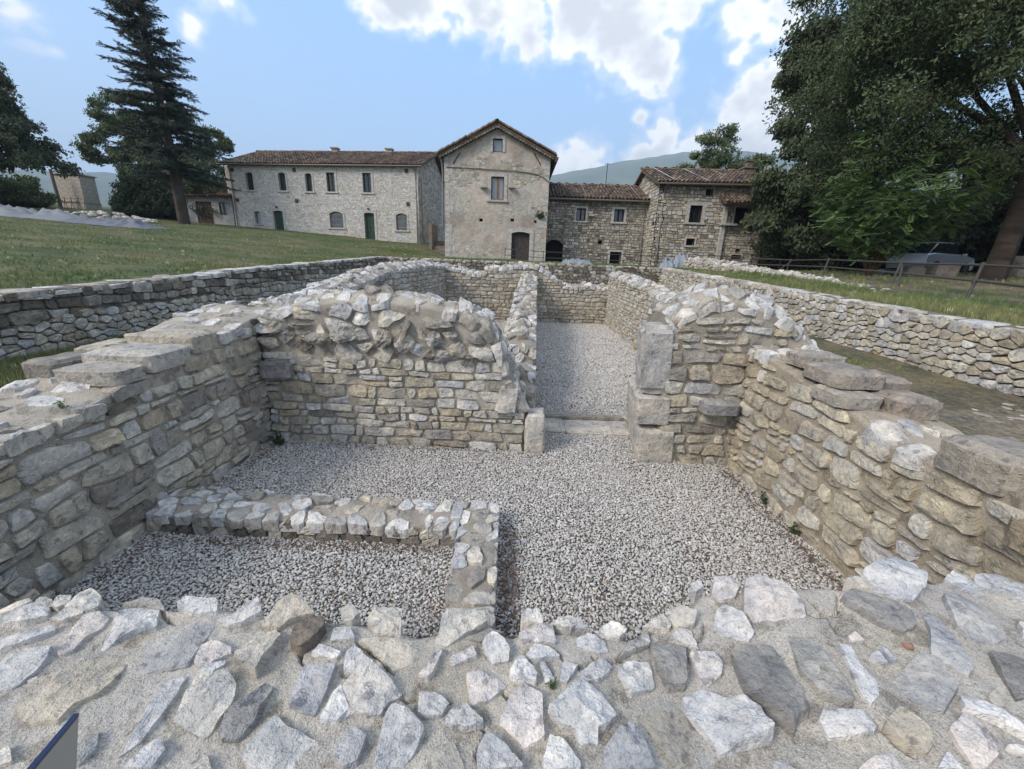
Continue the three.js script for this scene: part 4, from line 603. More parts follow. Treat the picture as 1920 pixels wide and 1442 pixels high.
  // mortar bed
  const cracks = [[640, 1080, [90, 370, 200, 450, 290, 545]], [640, 1080, [340, 680, 372, 705, 430, 690]], [640, 1080, [530, 685, 572, 720, 612, 708]], [640, 1080, [790, 850, 860, 930, 930, 1000]], [640, 1080, [760, 1030, 785, 980, 822, 905]], [640, 1080, [1215, 430, 1262, 480, 1330, 515, 1440, 490]], [640, 1080, [905, 650, 955, 690]], [640, 1080, [1420, 460, 1505, 490, 1565, 465, 1600, 430]], [640, 1080, [0, 548, 70, 572, 160, 530]],
    [1280, 1040, [600, 225, 650, 270, 700, 325, 750, 345, 800, 335]], [1280, 1040, [720, 255, 790, 310, 850, 342, 885, 300, 880, 230]], [1280, 1040, [760, 290, 820, 350, 855, 400, 885, 440]], [1280, 1040, [1100, 950, 1200, 1060, 1300, 1130]], [1280, 1040, [75, 500, 118, 450, 128, 380]], [0, 1080, [900, 200, 935, 240, 990, 272]], [0, 1080, [1730, 180, 1800, 250, 1905, 290]], [0, 1080, [1688, 440, 1705, 495]], [1280, 1040, [1030, 500, 1110, 535]]].map(([ox, oy, c]) => { const p = []; for (let i = 0; i < c.length; i += 2) { const q = onFront(ox + c[i] / 3, oy + c[i + 1] / 3); p.push([q.x, q.z]); } return p; });
  const segs = []; for (const c of cracks) for (let i = 0; i + 1 < c.length; i++) segs.push([...c[i], ...c[i + 1]]);
  const boxes = polys.map(p => { let a = 9, b = -9, c = 9, d = -9; for (const q of p) { a = Math.min(a, q[0]); b = Math.max(b, q[0]); c = Math.min(c, q[1]); d = Math.max(d, q[1]); } return [a - 0.05, b + 0.05, c - 0.05, d + 0.05]; });
  const segD = (x, z, a, b, c, d) => { const ux = c - a, uz = d - b, t = clamp(((x - a) * ux + (z - b) * uz) / (ux * ux + uz * uz)); return Math.hypot(x - a - ux * t, z - b - uz * t); };
  const xs = []; for (let x = -3.3; x < 3.15;) { xs.push(x); x += Math.abs(x) < 2.3 ? 0.0085 : 0.03; }
  const nV = 118, P = [], UV = [], C = [], idx = [], nU = nV + 1 + 8, base = [0.49, 0.47, 0.43];
  for (const x of xs) {
    const ze = zE(x), z0 = -0.5;
    for (let j = 0; j <= nV; j++) {
      const z = lerp(z0, ze, j / nV); let y = frontY(x, z) - 0.004 + 0.007 * n3(x * 14, z * 14, 2) + 0.0028 * n3(x * 47, z * 47, 5);
      let near = 0.2; for (let k = 0; k < polys.length; k++) { const b = boxes[k]; if (x < b[0] || x > b[1] || -z < b[2] || -z > b[3]) continue; const p = polys[k]; for (let i = 0; i < p.length; i++) { const q = p[(i + 1) % p.length]; near = Math.min(near, segD(x, -z, p[i][0], p[i][1], q[0], q[1])); } }
      y += 0.004 * (1 - sstep(0, 0.035, near));
      for (const s of segs) { if (Math.abs(x - s[0]) > 0.2 && Math.abs(x - s[2]) > 0.2) continue; const wv = 0.006 * n3(x * 40, z * 40, 9), d = segD(x + wv, z - wv, ...s); y -= 0.034 * (1 - sstep(0.001, 0.0085, d)); }
      y -= 0.05 * sstep(0.07, 0, z - ze) * sstep(0.07, 0, z - ze);
      P.push(x, y, z); UV.push(x, z); const v = 1 + 0.10 * n3(x * 4, z * 4, 3) + 0.08 * n3(x * 17, z * 17, 4), wm = 0.5 + n3(x * 2.3 + 5, z * 2.3, 6); C.push(base[0] * v * lerp(1, 1.03, wm), base[1] * v, base[2] * v * lerp(1.03, 0.95, wm));
    }
    for (let j = 1; j <= 8; j++) { const y = (frontY(x, ze) - 0.05) * (1 - j / 8) - 0.06 * j / 8, z = ze - 0.01 + 0.02 * n3(x * 6, y * 6, 3); P.push(x, y, z); UV.push(x, z - y); C.push(...base); }
  }
  for (let i = 0; i < xs.length - 1; i++) for (let j = 0; j < nU - 1; j++) { const a = i * nU + j, b = a + 1, c = a + nU, d = c + 1; idx.push(a, c, b, b, c, d); }
  const g = new THREE.BufferGeometry(); g.setAttribute('position', new THREE.Float32BufferAttribute(P, 3)); g.setAttribute('uv', new THREE.Float32BufferAttribute(UV, 2)); g.setAttribute('color', new THREE.Float32BufferAttribute(C, 3)); g.setIndex(idx); g.computeVertexNormals();
  part('mortar', g, M.mortar, w);
}
// ------------------------------------------------------------------ houses
const HM = {
  render1: std({ map: plasterMap, bumpMap: plasterBump, bumpScale: 0.01, color: 0xb9b2a6 }), bed: std({ map: mortarMap, color: 0xd6d2ca }), bed2: std({ map: mortarMap, color: 0x8a8277 }),
  frame: std({ map: stoneMap, bumpMap: stoneBump, bumpScale: 0.006, color: 0xcfcbc4 }), shutter: std({ map: woodMap, color: 0x1d3a2c, roughness: 0.6 }), greendoor: std({ map: woodMap, color: 0x1f4a30, roughness: 0.55 }), oldwood: std({ map: woodMap, color: 0x5a5350 }), brownwood: std({ map: woodMap, color: 0x6b5a50 }), orangewood: std({ map: woodMap, color: 0x9a6a44, roughness: 0.6 }),
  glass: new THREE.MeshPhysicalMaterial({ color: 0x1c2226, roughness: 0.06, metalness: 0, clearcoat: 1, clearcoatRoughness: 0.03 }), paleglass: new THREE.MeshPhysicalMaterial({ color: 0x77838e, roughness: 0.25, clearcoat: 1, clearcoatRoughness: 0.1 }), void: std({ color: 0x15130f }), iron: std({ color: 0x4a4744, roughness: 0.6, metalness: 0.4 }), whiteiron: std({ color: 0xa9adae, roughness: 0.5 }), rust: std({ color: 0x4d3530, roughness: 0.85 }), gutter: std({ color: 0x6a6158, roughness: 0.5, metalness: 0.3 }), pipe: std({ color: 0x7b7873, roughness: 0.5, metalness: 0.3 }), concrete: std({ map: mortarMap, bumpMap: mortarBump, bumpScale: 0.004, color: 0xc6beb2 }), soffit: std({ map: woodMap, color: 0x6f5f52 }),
};
const archShape = (o, off = 0, sillOff = 0) => { const a = o.arch ?? 0, x0 = o.s0 - off, x1 = o.s1 + off, y0 = o.t0 - sillOff, y1 = o.t1 + off, S = new THREE.Shape(); S.moveTo(x0, y0); S.lineTo(x1, y0); S.lineTo(x1, y1 - a); if (a) S.quadraticCurveTo((x0 + x1) / 2, y1 + a, x0, y1 - a); else S.lineTo(x0, y1); S.lineTo(x0, y0); return S; };
const extr = (shape, d0, d1, seg = 8) => { const g = new THREE.ExtrudeGeometry(shape, { depth: d1 - d0, bevelEnabled: false, curveSegments: seg }); g.translate(0, 0, d0); return g; };
function frameOf(A, B) { const L = Math.hypot(B[0] - A[0], B[1] - A[1]), ux = (B[0] - A[0]) / L, uz = (B[1] - A[1]) / L; // local (s, t, d) -> world, d toward the viewer's side
  const m = new THREE.Matrix4().makeBasis(V(ux, 0, uz), V(0, 1, 0), V(-uz, 0, ux)); m.setPosition(A[0], 0, A[1]); return { L, m, at: (s, t, d) => V(s, t, d).applyMatrix4(m) }; }
// a house wall with real openings, stone facing, frames, shutters and doors
function facade(parent, A, B, o) {
  const F = frameOf(A, B), r = rng(o.seed ?? 1), put = (name, g, mat, par = parent, kind) => part(name, g.applyMatrix4(F.m), mat, par, kind);
  const S = new THREE.Shape(); o.outline.forEach(([x, y], i) => i ? S.lineTo(x, y) : S.moveTo(x, y)); S.closePath();
  for (const q of o.openings ?? []) S.holes.push(archShape(q));
  put('wall', extr(S, -0.5, 0), o.wallMat);
  if (o.stones) {
    const f = o.stones, xs = o.outline.map(p => p[0]), ys = o.outline.map(p => p[1]), x0 = Math.min(...xs), x1 = Math.max(...xs), y0 = Math.min(...ys), y1 = Math.max(...ys);
    const inside = (x, y) => { let c = false; const P = o.outline; for (let i = 0, j = P.length - 1; i < P.length; j = i++) if ((P[i][1] > y) !== (P[j][1] > y) && x < (P[j][0] - P[i][0]) * (y - P[i][1]) / (P[j][1] - P[i][1]) + P[i][0]) c = !c; return c; };
    const ps = laid(x1 - x0, y1 - y0, f, r).map(p => p.map(q => [q[0] + x0, q[1] + y0])), list = [];
    ps.forEach((p, k) => {
      if (!p || Math.abs(areaOf(p)) < 0.003) return;
      if (!p.every(q => inside(clamp(q[0], x0 + 0.01, x1 - 0.01), clamp(q[1], y0 + 0.01, y1 - 0.01)))) return;
      for (const q of o.openings ?? []) { const e = (q.fw ?? 0.1); if (p.some(v => v[0] > q.s0 - e && v[0] < q.s1 + e && v[1] > q.t0 - 0.05 && v[1] < q.t1 + e)) { const c = midOf(p); if (c[0] > q.s0 - e && c[0] < q.s1 + e && c[1] > q.t0 - 0.1 && c[1] < q.t1 + e) return; p = c[0] <= q.s0 - e ? clipHalf(p, 1, 0, q.s0 - e) : c[0] >= q.s1 + e ? clipHalf(p, -1, 0, -(q.s1 + e)) : c[1] >= q.t1 + e ? clipHalf(p, 0, -1, -(q.t1 + e)) : clipHalf(p, 0, 1, q.t0 - 0.06); if (p.length < 3 || Math.abs(areaOf(p)) < 0.002) return; } }
      list.push({ g: stoneGeo(p, F.at, { proud: f.proud * (0.5 + r()), back: 0.03, rings: 1, tone: f.tone(midOf(p)[0], midOf(p)[1], r), facets: 2, slope: 0.08, rough: 0.25, round: 0.16, ragged: 0.05, tilt: [(r() - 0.5) * 0.08, (r() - 0.5) * 0.08] }, r), size: 1 });
    });
    part('stone_facing', merged(list.map(e => finishStone(e.g, 0.5))), f.mat ?? M.farstone, parent, 'stuff');
  }
  for (const q of o.openings ?? []) {
    const fw = q.fw ?? 0.1, dep = q.deep ?? 0.2, W = q.s1 - q.s0, sm = (q.s0 + q.s1) / 2;
    let main;
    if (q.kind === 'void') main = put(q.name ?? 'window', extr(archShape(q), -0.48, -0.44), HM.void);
    else if (q.kind === 'shutter') { main = put('window', extr(archShape(q), -dep - 0.04, -dep), HM.shutter); for (const sd of [0, 1]) { const a = { s0: sd ? sm + 0.012 : q.s0 + 0.03, s1: sd ? q.s1 - 0.03 : sm - 0.012, t0: q.t0 + 0.03, t1: q.t1 - (q.arch ? 0.12 : 0.03) }; const sl = []; for (let t = a.t0 + 0.08; t < a.t1 - 0.08; t += 0.07) { const b = new THREE.BoxGeometry(a.s1 - a.s0 - 0.1, 0.05, 0.012); b.rotateX(-0.5); b.translate((a.s0 + a.s1) / 2, t, -dep + 0.016); sl.push(b); } const sh = put('shutter', merged([box(a.s0, a.t0, -dep + 0.002, a.s0 + 0.05, a.t1, -dep + 0.034), box(a.s1 - 0.05, a.t0, -dep + 0.002, a.s1, a.t1, -dep + 0.034), box(a.s0 + 0.051, a.t0, -dep + 0.002, a.s1 - 0.051, a.t0 + 0.06, -dep + 0.034), box(a.s0 + 0.051, a.t1 - 0.06, -dep + 0.002, a.s1 - 0.051, a.t1, -dep + 0.034)]), HM.shutter, main); part('slats', merged(sl).applyMatrix4(F.m), HM.shutter, main, 'stuff'); } }
    else if (q.kind === 'glazed') { main = put('window', extr(archShape(q), -dep - 0.03, -dep), q.glass ?? HM.glass); const wm = q.wood ?? HM.shutter, b = q.bar ?? 0.06; const fr = [box(q.s0, q.t0, -dep + 0.002, q.s0 + b, q.t1, -dep + 0.05), box(q.s1 - b, q.t0, -dep + 0.002, q.s1, q.t1, -dep + 0.05), box(q.s0 + b, q.t0, -dep + 0.002, q.s1 - b, q.t0 + b, -dep + 0.05), box(q.s0 + b, q.t1 - b, -dep + 0.002, q.s1 - b, q.t1, -dep + 0.05)]; if (q.leaves !== 1) fr.push(box(sm - b * 0.7, q.t0 + b, -dep + 0.002, sm + b * 0.7, q.t1 - b, -dep + 0.058)); put('casement', merged(fr), wm, main); }
    else if (q.kind === 'grille') { main = put('window', extr(archShape(q), -dep - 0.03, -dep), HM.glass); const n = Math.round(W / 0.1); for (let k = 1; k < n; k++) { const x = q.s0 + W * k / n, tt = q.t1 - (q.arch ?? 0) * Math.pow(Math.abs(x - sm) / (W / 2), 2); put('bar', rod([x, q.t0, -0.06], [x, tt, -0.06], 0.011, 0.011, 5), HM.whiteiron, main); } for (const k of [0.18, 0.5, 0.8]) put('bar', rod([q.s0, lerp(q.t0, q.t1, k), -0.075], [q.s1, lerp(q.t0, q.t1, k), -0.075], 0.01, 0.01, 5), HM.whiteiron, main); }
    else if (q.kind === 'door') { const mat = q.mat ?? HM.greendoor; main = put('door', extr(archShape(q), -dep - 0.05, -dep), mat); const n = q.boards ?? 2, t1 = q.t1 - (q.arch ?? 0) * 0.9; for (let k = 0; k < n; k++) { const a = q.s0 + W * k / n + 0.012, b = q.s0 + W * (k + 1) / n - 0.012; if (q.boards) put('board', box(a, q.t0 + 0.03, -dep + 0.002, b, t1, -dep + 0.024 + 0.008 * r()), mat, main); else for (const [u, v] of [[0.06, 0.3], [0.36, 0.66], [0.72, 0.96]]) put('panel', box(a + 0.05, lerp(q.t0, t1, u), -dep + 0.002, b - 0.05, lerp(q.t0, t1, v), -dep + 0.028), mat, main); } put('handle', rod([sm + 0.06, lerp(q.t0, q.t1, 0.48), -dep + 0.03], [sm + 0.06, lerp(q.t0, q.t1, 0.48) + 0.1, -dep + 0.07], 0.018), HM.iron, main); }
    if (fw > 0.02) { const fs = archShape(q, fw, 0); const hole = archShape(q, 0, 0); const out = new THREE.Shape(fs.getPoints(10)); out.holes.push(new THREE.Path(hole.getPoints(10))); const oo = new THREE.Shape(); put('frame', extr((() => { const P = fs.getPoints(10), Q = hole.getPoints(10); const sh = new THREE.Shape(); sh.moveTo(q.s0 - fw, q.t0); sh.lineTo(q.s0, q.t0); const qi = Q.slice(1).reverse().filter(p => !(Math.abs(p.y - q.t0) < 1e-6)); sh.lineTo(q.s0, q.t1 - (q.arch ?? 0)); if (q.arch) sh.quadraticCurveTo(sm, q.t1 + q.arch, q.s1, q.t1 - q.arch); else sh.lineTo(q.s1, q.t1); sh.lineTo(q.s1, q.t0); sh.lineTo(q.s1 + fw, q.t0); sh.lineTo(q.s1 + fw, q.t1 + fw - (q.arch ?? 0)); if (q.arch) sh.quadraticCurveTo(sm, q.t1 + fw + q.arch, q.s0 - fw, q.t1 + fw - q.arch); else sh.lineTo(q.s0 - fw, q.t1 + fw); sh.closePath(); return sh; })(), -0.12, 0.045), HM.frame, main); }
    if (q.sill) put('sill', box(q.s0 - fw - 0.06, q.t0 - 0.11, -0.2, q.s1 + fw + 0.06, q.t0 - 0.002, 0.1), HM.frame, main);
  }
  return { F, put };
}
// rows of curved clay tiles between an eave line and a ridge line
function tiledRoof(parent, eA, eB, rA, rB, o = {}) {
  const { pitch = 0.23, course = 0.38, seed = 1, tones = ['#8d6f5b', '#7a6252', '#9c7f68', '#6b5a4e', '#86735f', '#a08a70', '#5d5149'].map(lin) } = o, r = rng(seed);
  const a = V(...eA), b = V(...eB), c = V(...rA), d = V(...rB), up = new THREE.Vector3().crossVectors(b.clone().sub(a), c.clone().sub(a)).normalize(); if (up.y < 0) up.negate();
  const pos = (u, v) => a.clone().lerp(b, u).lerp(c.clone().lerp(d, u), v), W = a.distanceTo(b), L = a.distanceTo(c), nu = Math.round(W / pitch), nv = Math.round(L / course), list = [];
  // deck
  const dk = new THREE.BufferGeometry(), q = [a, b, d, c].map(p => p.clone().addScaledVector(up, -0.02)), e = q.map(p => p.clone().addScaledVector(up, -0.12)), P = []; const tri = (...t) => t.forEach(p => P.push(p.x, p.y, p.z));
  tri(q[0], q[1], q[2], q[0], q[2], q[3], e[0], e[2], e[1], e[0], e[3], e[2]); for (let i = 0; i < 4; i++) { const j = (i + 1) % 4; tri(q[i], e[i], q[j], q[j], e[i], e[j]); }
  dk.setAttribute('position', new THREE.Float32BufferAttribute(P, 3)); dk.computeVertexNormals(); boxUV(dk); const roof = part('roof', dk, HM.soffit, parent);
  const along = b.clone().sub(a).normalize(), slope = c.clone().sub(a).normalize();
  for (let i = 0; i < nu; i++) for (let j = 0; j < nv; j++) for (const cover of [1, 0]) {
    const u = (i + (cover ? 0.5 : 1)) / nu + (r() - 0.5) * 0.12 / nu, v = (j + 0.5) / nv, len = L / nv * 1.18, rad = pitch * (cover ? 0.36 : 0.3), tn = pick(tones, r), p = pos(Math.min(u, 1), v).addScaledVector(up, (cover ? 0.035 : 0.0) + (r() - 0.5) * 0.012), skew = (r() - 0.5) * 0.05, K = 5, Q = [], ix = [];
    for (const w of [-0.5, 0.5]) for (let k = 0; k <= K; k++) { const t = Math.PI * k / K, rr = rad * (w < 0 ? 1.12 : 0.88), x = -Math.cos(t) * rr, y = (cover ? 1 : -1) * Math.sin(t) * rr * 0.75 + (w < 0 ? 0.025 : -0.0) + (cover ? 0 : 0.03), z = w * len; const m = p.clone().addScaledVector(along, x + skew * z).addScaledVector(up, y).addScaledVector(slope, z); Q.push(m.x, m.y, m.z); }
    for (let k = 0; k < K; k++) ix.push(k, k + 1, K + 2 + k, k, K + 2 + k, K + 1 + k);
    const g = new THREE.BufferGeometry(); g.setAttribute('position', new THREE.Float32BufferAttribute(Q, 3)); g.setIndex(ix); g.computeVertexNormals(); const uv = []; for (let k = 0; k < Q.length / 3; k++) uv.push(Q[k * 3] * 0.7 + Q[k * 3 + 2] * 0.3, Q[k * 3 + 1] + Q[k * 3 + 2] * 0.5); g.setAttribute('uv', new THREE.Float32BufferAttribute(uv, 2)); list.push(paint(g, tn));
  }
  if (list.length) part('tiles', merged(list), M.tile, roof, 'stuff');
  return roof;
}
function ridgeTiles(roof, A, B, seed) { const r = rng(seed), L = V(...A).distanceTo(V(...B)), n = Math.round(L / 0.4), list = []; for (let i = 0; i < n; i++) { const g = new THREE.CylinderGeometry(0.13, 0.11, L / n * 1.1, 7, 1, true, -Math.PI / 2, Math.PI); g.rotateX(-Math.PI / 2); const d = V(...B).sub(V(...A)).normalize(); g.applyQuaternion(new THREE.Quaternion().setFromUnitVectors(V(0, 0, 1), d)); const p = V(...A).lerp(V(...B), (i + 0.5) / n); g.translate(p.x, p.y - 0.02 + 0.03 * r(), p.z); list.push(paint(g, pick(['#8d6f5b', '#7a6252', '#9c7f68', '#6b5a4e'].map(lin), r))); } part('ridge_tiles', merged(list), M.tile, roof, 'stuff'); }
const gutter = (parent, A, B) => part('gutter', rod(A, B, 0.065, 0.065, 8), HM.gutter, parent);
const downpipe = (parent, pts) => part('downpipe', tube(pts, 0.05, 7, 24), HM.pipe, parent);

{ // long two-storey house
  const A = [-24.2, -37.57], B = [-8.15, -36.3], h = thing('stone_house', 'long two-storey stone house with green doors and a low tiled roof', 'house', [-16, 3.4, -40]);
  const sh = (s0, t1, s1, t0) => ({ s0: s0 + 0.9, s1: s1 + 0.9, t0, t1 });
  const openings = [{ ...sh(0.55, 8.49, 1.19, 7.13), kind: 'shutter', arch: 0.1, fw: 0.14, sill: 1 }, { ...sh(3.42, 8.52, 4.03, 7.15), kind: 'shutter', arch: 0.1, fw: 0.14, sill: 1 }, { ...sh(5.73, 8.5, 6.29, 7.13), kind: 'shutter', arch: 0.1, fw: 0.14, sill: 1 }, { ...sh(7.56, 8.58, 8.25, 7.15), kind: 'glazed', fw: 0.17, sill: 1 }, { ...sh(10.61, 8.6, 11.32, 7.15), kind: 'glazed', fw: 0.17, sill: 1 },
    { ...sh(0.9, 5.49, 1.47, 4.51), kind: 'glazed', glass: HM.paleglass, wood: HM.pipe, leaves: 1, arch: 0.08, fw: 0.1, sill: 1 }, { ...sh(2.59, 5.58, 3.43, 3.5), kind: 'door', fw: 0.18, arch: 0.05 }, { ...sh(7.55, 5.64, 8.7, 4.37), kind: 'grille', arch: 0.18, fw: 0.16, sill: 1 }, { ...sh(10.54, 5.61, 11.4, 3.3), kind: 'door', fw: 0.2, arch: 0.05 }, { ...sh(13.27, 5.62, 14.19, 4.32), kind: 'grille', arch: 0.14, fw: 0.13, sill: 1 }];
  const tone = blend(['cream', 3], ['white', 8]);
  const { put } = facade(h, A, B, { seed: 71, outline: [[0, 2.6], [16.1, 2.6], [16.1, 9.12], [0, 9.02]], openings, wallMat: HM.bed, stones: { hmin: 0.1, hmax: 0.18, wmin: 0.16, wmax: 0.42, joint: 0.018, proud: 0.014, tone } });
  for (const [a, b] of [[-0.68, 8.51], [4.72, 8.58], [14.15, 8.67], [4.67, 6.24], [14.19, 6.21], [-0.59, 6.2]]) put('tie_plate', box(a + 0.9, b, 0.02, a + 1.17, b + 0.28, 0.06), HM.rust);
  for (const [a, b] of [[2.98, 5.86], [10.95, 5.92]]) { const l = put('wall_lamp', rod([a + 0.9, b, 0.02], [a + 0.9, b, 0.14], 0.07, 0.09), HM.iron); }
  // gable end and the unseen sides
  facade(h, B, [-7.55, -46.9], { seed: 72, outline: [[0, 2.6], [10.6, 2.6], [10.6, 9.2], [5.3, 11.25], [0, 9.1]], openings: [{ s0: 1.4, s1: 1.75, t0: 3.5, t1: 3.9, kind: 'void', fw: 0 }], wallMat: HM.bed, stones: { hmin: 0.16, hmax: 0.26, wmin: 0.26, wmax: 0.6, joint: 0.03, proud: 0.03, tone: blend(['cream', 3], ['tan', 1], ['grey', 2]) } });
  part('wall', box(-24.2, 2.6, -48, -7.9, 9.1, -47.4), HM.bed, h); part('wall', box(-24.9, 2.6, -47.4, -24.3, 9.0, -38.2), HM.bed, h);
  const r1 = tiledRoof(h, [-24.9, 9.06, -37.35], [-7.75, 9.2, -36.0], [-24.5, 11.15, -42.8], [-7.35, 11.3, -41.55], { seed: 3, pitch: 0.25, course: 0.42 });
  const r2 = tiledRoof(h, [-24.1, 9.0, -48.2], [-7.1, 9.1, -47.2], [-24.5, 11.14, -42.82], [-7.35, 11.29, -41.57], { seed: 4, pitch: 0.5, course: 1 });
  ridgeTiles(r1, [-24.6, 11.18, -42.8], [-7.3, 11.33, -41.56], 5);
  gutter(h, [-24.9, 9.0, -37.3], [-7.75, 9.12, -35.95]);
  downpipe(h, [[-24.1, 8.9, -37.4], [-24.05, 8.7, -37.46], [-24.0, 4.2, -37.46]]); downpipe(h, [[-8.4, 9.0, -36.05], [-8.35, 8.8, -36.22], [-8.3, 3.2, -36.22]]); downpipe(h, [[-7.95, 8.4, -36.6], [-7.93, 5, -36.6], [-7.93, 3.2, -36.6]]);
  for (const [x, z] of [[-17.0, -42.2], [-11.9, -41.8]]) part('chimney', merged([box(x - 0.25, 11.0, z - 0.25, x + 0.25, 11.5, z + 0.25), box(x - 0.36, 11.502, z - 0.36, x + 0.36, 11.58, z + 0.36)]), HM.concrete, h);
  single('entrance_stair', 'concrete stair parapet squeezed between the long house and the gabled house', 'stair', merged([box(-6.75, 2.4, -35.6, -6.5, 4.7, -33.2), box(-6.5, 2.2, -33.4, -4.9, 2.75, -32.2), box(-6.45, 2.7, -34.2, -4.9, 3.1, -33.41), box(-6.45, 2.7, -35, -4.9, 3.5, -34.21)]), HM.bed2, [-6, 2.4, -33]);
}
{ // lean-to shed
  const h = thing('shed', 'small pale rendered shed with brown doors beside the long house', 'shed', [-26.7, 4, -38.5]);
  const { put } = facade(h, [-29.0, -37.7], [-24.35, -37.7], { seed: 75, outline: [[0.1, 3.4], [4.6, 3.4], [4.6, 6.5], [0.1, 6.38]], openings: [{ s0: 1.45, s1: 2.85, t0: 3.9, t1: 6.15, kind: 'door', mat: HM.brownwood, boards: 6, fw: 0, deep: 0.12 }, { s0: 3.45, s1: 4.12, t0: 5.12, t1: 6.13, kind: 'glazed', wood: HM.brownwood, fw: 0, deep: 0.12 }], wallMat: std({ map: plasterMap, color: 0xc9ccce }) });
  part('wall', box(-28.9, 3.4, -42, -28.5, 6.4, -38.21), HM.bed, h);
  const r = tiledRoof(h, [-29.2, 6.42, -37.4], [-24.3, 6.58, -37.4], [-29.2, 7.6, -41.5], [-24.3, 7.75, -41.5], { seed: 8, pitch: 0.26, course: 0.4, tones: ['#a07f63', '#8d7057', '#6b5a4e', '#b0957a', '#5f544c'].map(lin) });
  downpipe(h, [[-25.2, 6.4, -37.35], [-24.6, 6.2, -37.3], [-24.35, 5.9, -37.3]]);
}
{ // gabled house
  const h = thing('gabled_house', 'tall plastered house with a gable front, orange-framed window and arched grey door', 'house', [-1.4, 2.1, -31]), z = -28;
  const openings = [{ s0: 2.98, s1: 3.57, t0: 8.47, t1: 9.2, kind: 'glazed', glass: HM.paleglass, wood: HM.brownwood, leaves: 1, fw: 0.17, deep: 0.12, sill: 0 }, { s0: 2.91, s1: 3.71, t0: 5.79, t1: 7.12, kind: 'glazed', glass: HM.paleglass, wood: HM.orangewood, bar: 0.075, fw: 0.2, deep: 0.14, sill: 1 }, { s0: 4.28, s1: 5.44, t0: 1.95, t1: 3.96, arch: 0.1, kind: 'door', mat: HM.oldwood, boards: 6, fw: 0.26, deep: 0.22 },
    { s0: 2.2, s1: 2.42, t0: 4.5, t1: 4.68, kind: 'void', name: 'putlog_hole', fw: 0 }, { s0: 4.18, s1: 4.4, t0: 4.57, t1: 4.74, kind: 'void', name: 'putlog_hole', fw: 0 }, { s0: 5.68, s1: 5.84, t0: 4.53, t1: 4.68, kind: 'void', name: 'putlog_hole', fw: 0 }];
  const { put } = facade(h, [-4.64, z], [1.86, z], { seed: 81, outline: [[0, 1.6], [6.5, 1.6], [6.5, 8.3], [3.2, 9.82], [0, 8.2]], openings, wallMat: M.plaster });
  const r = rng(83);
  for (const side of [0, 1]) { let t = 2.1; while (t < 8.0) { const hh = 0.3 + 0.25 * r(), w = 0.28 + 0.32 * r(); if (r() < 0.72) put('quoin', merged([box(side ? 6.5 - w : -0.012, t, -0.3, side ? 6.512 : w, t + hh - 0.012, 0.014 + 0.008 * r())]), HM.frame); t += hh; } }
  for (const [a, b, t] of [[2.25, 2.63, 6.5], [4.0, 4.35, 6.54]]) put('corbel', box(a, t - 0.06, 0.002, b, t + 0.06, 0.3), HM.concrete);
  for (const [a, b, c, d] of [[0.99, 8.37, 0.56, 7.76], [5.47, 8.5, 5.93, 7.84]]) put('tie_bar', rod([a, b, 0.03], [c, d, 0.03], 0.03, 0.03, 5), HM.iron);
  // patches where the render has gone and rubble shows
  const ston = []; const P = (s, t) => s > 0.3 && s < 6.2 && t > 2.2 && t < 8.2; const seeds = courses(6.5, 6.6, { hmin: 0.12, hmax: 0.2, wmin: 0.16, wmax: 0.36 }, r).map(q => [q[0], q[1] + 1.7]);
  const F = frameOf([-4.64, z], [1.86, z]);
  cells(seeds, 0, 6.5, 1.7, 8.3, 0.03, 0.5, 1.8).forEach((p, k) => { if (!p || p.length < 3) return; const [s, t] = midOf(p); if (!P(s, t)) return; if (openings.some(q => s > q.s0 - 0.45 && s < q.s1 + 0.45 && t > q.t0 - 0.35 && t < q.t1 + 0.4)) return; const bare = fbm(s * 0.55 + 3, t * 0.7, 2, 4) + 0.25 * sstep(6.2, 7.0, t) * sstep(8.0, 7.4, t) + 0.1 * sstep(3.2, 2.4, t); if (bare < 0.13 || Math.abs(areaOf(p)) < 0.004) return; ston.push(finishStone(stoneGeo(p, F.at, { proud: 0.012 + 0.01 * r(), back: 0.02, rings: 1, tone: blend(['cream', 4], ['white', 1], ['grey', 1], ['tan', 1])(s, t, r).map(v => v * 0.92), facets: 2, slope: 0.1, round: 0.2 }, r))); });
  part('bare_stones', merged(ston), M.farstone, h, 'stuff');
  part('wall', box(1.36, 1.6, -39, 1.86, 8.3, -28.51), M.plaster, h); part('wall', box(-4.64, 1.6, -39, -4.14, 8.2, -28.51), M.plaster, h); part('wall', box(-4.64, 1.6, -39.5, 1.86, 8.2, -39.01), M.plaster, h);
  const rl = tiledRoof(h, [-4.98, 8.18, -39.4], [-4.98, 8.18, -27.65], [-1.42, 9.98, -39.4], [-1.42, 9.98, -27.65], { seed: 11, pitch: 0.25, course: 0.4 });
  const rr = tiledRoof(h, [2.18, 8.28, -27.65], [2.18, 8.28, -39.4], [-1.4, 9.98, -27.65], [-1.4, 9.98, -39.4], { seed: 12, pitch: 0.25, course: 0.4 });
  ridgeTiles(rr, [-1.41, 10.02, -27.6], [-1.41, 10.02, -39.4], 13);
